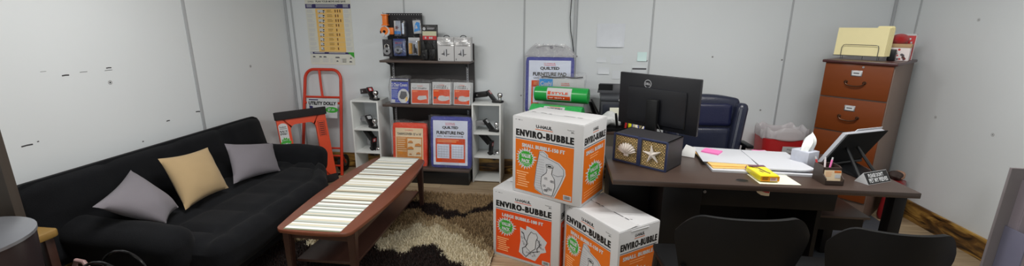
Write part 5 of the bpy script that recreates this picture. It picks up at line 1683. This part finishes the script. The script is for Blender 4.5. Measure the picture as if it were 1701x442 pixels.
# ------------------------------------------------------------------ wooden file cabinet across the corner
CHY = mat('cherry_drawer_front', (118, 56, 16), .5, k=1.0, var=.12, scale=3, stretch=(1, 6, 6), coat=.05, spec=.3)
CHD = mat('dark_cherry_top', (66, 32, 32), .35, k=1.1, var=.1, scale=4, coat=.2)
CSD = mat('brown_cabinet_side', (112, 94, 84), .5, k=1.25, var=.08, scale=6, stretch=(8, 8, .8))
BRS = mat('dark_brass', (74, 50, 36), .35, .7, k=1.2)
fc = thing('file_cabinet', 'tall cherry four-drawer file cabinet standing across the corner', 'cabinet', (2.235, 3.985, 0), -45)
cw, cd, chh = .462, .665, 1.35
b = B(); b.box(CSD, 0, cw, .016, cd, .0, chh, bev=.003); b.obj('carcass', fc)
b = B(); b.box(CHD, -.018, cw + .018, -.02, cd + .005, chh, chh + .024, bev=.006); b.obj('top', fc)
b = B(); b.box(CHD, -.004, cw + .004, .004, .016, .0, .085, bev=.002); b.obj('plinth', fc)
for k in range(4):
    z0 = 1.065 - k * .290
    dr = B(); dr.box(CHY, .006, cw - .006, 0, .017, max(.09, z0 + .004), z0 + .282, bev=.003)
    if k == 0: dr.cyl(STEEL, (cw / 2 + .035, .001, z0 + .262), (cw / 2 + .035, -.004, z0 + .262), .008, seg=14)
    dro = dr.obj('drawer', fc)
    b = B(); zc = z0 + .135
    for s in (-1, 1):
        b.lathe(BRS, [(0, .016), (.006, .015), (.009, .007), (.014, .003), (.014, 0), (0, 0)], 16, T(cw / 2 + s * .062, 0, zc) @ R(90, 'X'))
    b.tube(BRS, [(cw / 2 + .062 * math.cos(a), -.016 - .006 * math.sin(a), zc - .030 * math.sin(a) ** .8) for a in [PI * q / 14 for q in range(15)]], .0052, 8); b.obj('handle', dro)
    b = B(); x0, x1, za, zb = cw / 2 - .038, cw / 2 + .036, z0 + .185, z0 + .232
    b.box(STEEL, x0, x1, -.003, .001, za, zb, bev=.001); b.box(W, x0 + .007, x1 - .007, -.0036, -.003, za + .007, zb - .007); pr = Print(b, front(y=-.0036)); pr.lines(x0 + .016, za + .018, x1 - .016, za + .03, 1, KG, 1, .8); b.obj('label_holder', dro)

def cab(x, y, z):
    c45 = math.cos(math.radians(-45)); s45 = math.sin(math.radians(-45))
    return (2.235 + x * c45 - y * s45, 3.985 + x * s45 + y * c45, z)
ZT = chh + .0245
WIRE = mat('dark_wire', (92, 90, 88), .4, .6)
fh = thing('folder_rack', 'wire rack on top of the file cabinet', 'file rack', cab(.02, .17, ZT), -45)
b = B()
for y in (0, .05):
    for x in (.035, .285): b.tube(WIRE, [(x, y, 0), (x, y, .03)], .0022, 6)
    b.tube(WIRE, [(-.02, y, .03), (.33, y, .03)], .0022, 6)
for x in (-.02, .33): b.tube(WIRE, [(x, -.01, .03), (x, .12, .03)], .0022, 6)
for y in (-.012, .115):
    b.tube(WIRE, [(.035, y, .03), (.035, y, .10), (.045, y, .118), (.06, y, .122), (.265, y, .122), (.28, y, .118), (.285, y, .10), (.285, y, .03)], .0026, 8)
b.tube(WIRE, [(.16, .115, 0), (.16, .115, .03)], .0022, 6); b.tube(WIRE, [(.285, .115, .03), (.285, -.012, .03)], .0022, 6); b.tube(WIRE, [(.035, .115, .03), (.035, -.012, .03)], .0022, 6)
b.obj('rack', fh)
MNL = mat('manila_folder', (216, 206, 158), .6, k=1.33, var=.03)
for k in range(7):
    b = B(R(-4, 'X'))
    tb = .05 + (k % 3) * .10
    b.prism(MNL, [(0, 0), (.345, 0), (.345, .228), (tb + .10, .228), (tb + .09, .243 if k in (2, 5) else .228), (tb + .01, .243 if k in (2, 5) else .228), (tb, .228), (0, .228)], 0, .006, Matrix(((1, 0, 0, 0), (0, 0, 1, 0), (0, 1, 0, 0), (0, 0, 0, 1))))
    x, y, _ = cab(.0 + .003 * k, .175 + .013 * k, 0)
    b.obj('manila_folder', loc=(x, y, ZT + .034), rz=-45, label=('front manila folder in the wire rack, its whole face showing' if k == 0 else 'manila folder second from the front in the wire rack' if k == 1 else 'manila folder third from the front, with a raised tab' if k == 2 else 'rearmost manila folder in the wire rack' if k == 6 else 'manila folder fourth from the front in the wire rack' if k == 3 else 'manila folder fifth from the front in the wire rack' if k == 4 else 'manila folder second from the back, with a raised tab'), category='folder', group='manila folders in the wire rack')
GBX = mat('white_patterned_box', (214, 206, 204), .6, k=1.33, var=.03)
t = thing('gift_box', 'small white patterned box with a tan lid on the file cabinet', 'box', cab(.335, .33, ZT), -40)
b = B(); b.box(GBX, 0, .135, 0, .12, 0, .105, bev=.002)
pr = Print(b, front()); rnd = random.Random(9)
for k in range(14): pr.disc(.012 + .11 * rnd.random(), .01 + .085 * rnd.random(), .005 + .007 * rnd.random(), (RD, KG, mat('ink_cocoa', (96, 60, 50), .6))[k % 3], 1, 8)
pr.blocks(.02, .05, .045, .012, 5, KG, 2, 6)
b.obj('box', t)
b = B(); b.box(mat('tan_lid', (176, 146, 108), .6, k=1.2), -.004, .139, -.004, .124, .105, .135, bev=.002); b.obj('lid', t)
POM = mat('red_pompom', (170, 14, 20), .95, k=1.3, bump=1, bscale=200, sheen=.4)
x, y, _ = cab(.385, .385, 0)
b = B(); b.sph(POM, (0, 0, 0), .058, sc=(1, 1, .75)); b.obj('pompom', loc=(x, y, ZT + .173), label='fuzzy red pompom on the small patterned box', category='decoration')
x, y, _ = cab(.32, .47, 0)
b = B(R(-6, 'X')); b.box(RD, 0, .15, 0, .004, 0, .215); pr = Print(b, front()); pr.rect(.0, .20, .15, .215, W, 1); pr.blocks(.03, .165, .09, .016, 6, W, 1, 7); pr.blocks(.02, .135, .11, .016, 8, W, 1, 8); pr.rect(.144, 0, .15, .215, W, 1); pr.lines(.02, .07, .10, .12, 3, W, 1, .25)
b.obj('greeting_card', loc=(x, y, ZT + .0015), rz=-45, label='red holiday card standing behind the patterned box', category='card')
b = B(); b.box(KP, 0, .05, 0, .05, 0, .09, bev=.006); x, y, _ = cab(.345, .21, 0)
x, y, _ = cab(.345, .265, 0); b.obj('stapler', loc=(x, y, ZT + .0005), rz=-45, label='small black box between the folders and the patterned box', category='box')

# red tote with clutter beside the cabinet
t = thing('storage_tote', 'red tote on the floor between the file cabinet and the right wall', 'tote', (2.915, 3.86, 0), 45)
b = B(); b.soft(mat('red_tote', (130, 24, 28), .35, k=1.0, var=.12, coat=.3), (0, 0, .18), (.20, .13, .355), .03, n=8, disp=lambda p, d: .006 * math.sin(30 * p.x + 17 * p.z)); pr = Print(b, front(y=-.072)); pr.poly([(-.04, .10), (.02, .12), (.06, .19), (.03, .17), (-.01, .15)], W, 2); b.obj('tote', t)
b = B(); b.soft(mat('dark_clutter', (60, 48, 44), .7, k=1.2, var=.4, scale=40), (-.025, .0, .385), (.075, .07, .055), .022, n=10, disp=lambda p, d: .016 * math.sin(60 * p.x + 40 * p.y) + .012 * math.sin(70 * p.z)); b.obj('cloth', loc=(2.91, 3.865, 0), rz=45, label='dark crumpled cloth lying on the red tote', category='cloth')
b = B(); b.soft(mat('beige_clutter', (168, 130, 108), .7, k=1.2, var=.2, scale=40), (.04, -.01, .388), (.085, .075, .06), .022, n=8, disp=lambda p, d: .012 * math.sin(50 * p.x + 40 * p.y)); b.obj('cloth', loc=(2.91, 3.865, 0), rz=45, label='beige crumpled cloth lying on the red tote', category='cloth')

# ------------------------------------------------------------------ two black guest chairs in front
GCB = mat('guest_chair_black', (11, 11, 13), .5, spec=.22, var=.1)
def guest_chair(label, loc, rz, w):
    t = thing('guest_chair', label, 'chair', loc, rz, 'black guest chairs facing the desk')
    b = B()
    def back(u, v):
        a = 2 * u - 1
        x = w / 2 * a * (.76 + .24 * min(1, v * 1.12))
        ztop = .865 - .095 * max(0, (abs(a) - .62) / .38) ** 2.2
        z = .46 + (ztop - .46) * v
        y = -.25 - .055 * v + .085 * abs(a) ** 2.2 - .018 * math.sin(PI * v)
        return (x, y, z)
    b.grid(GCB, back, 34, 18, thick=.018); b.obj('backrest', t, smooth=60)
    b = B(); b.soft(GCB, (0, .0, .445), (w * .86, .47, .05), .02, n=8); b.obj('seat', t)
    for sx in (-1, 1):
        b = B(); b.tube(KM, [(sx * w * .40, .20, .42), (sx * w * .43, .23, .0)], .012, 10); b.obj('leg', t)
        b = B(); b.tube(KM, [(sx * w * .41, -.225, .60), (sx * w * .41, -.20, .42), (sx * w * .43, -.26, .0)], .012, 10); b.obj('leg', t)
    return t
guest_chair('black guest chair in front of the desk, beside the bubble wrap cartons', (.795, 2.035, 0), 3, .575)
guest_chair('black guest chair in front of the desk, nearest the right wall', (1.375, 1.975, 0), -4, .47)

# brochure rack at the right edge
ACR = mat('smoky_plastic', (138, 130, 138), .3, k=1.2, var=.04)
ACR2 = mat('clear_acrylic_edge', (128, 128, 150), .15, k=1.2, var=.03, alpha=.6)
t = thing('brochure_rack', 'smoky clear plastic brochure rack at the right edge', 'rack', (1.965, 1.83, 0), -3)
b = B(); b.box(mat('rack_back', (112, 106, 108), .4, k=1.15), -.17, .25, .0, .012, .03, 1.105, bev=.002); b.obj('back_panel', t)
b = B(); b.box(ACR, -.125, .25, -.045, -.04, .70, 1.07, bev=.0015); b.box(ACR, -.125, -.12, -.04, 0, .70, 1.06); b.box(ACR, -.125, .25, -.04, 0, .70, .705); b.obj('pocket', t)
b = B(); b.box(ACR2, -.135, -.13, -.10, .0, .40, .86, bev=.0015); b.prism(ACR, [(-.13, .40), (.25, .40), (.25, .83), (-.05, .83), (-.07, .80), (-.09, .845), (-.13, .85)], 0, .005, Matrix(((1, 0, 0, 0), (0, 0, 1, -.10), (0, 1, 0, 0), (0, 0, 0, 1)))); b.box(ACR, -.13, .25, -.10, 0, .40, .405); b.obj('pocket', t)
b = B(); b.box(KP, -.18, .27, -.16, .08, 0, .03, bev=.005); b.obj('base', t)
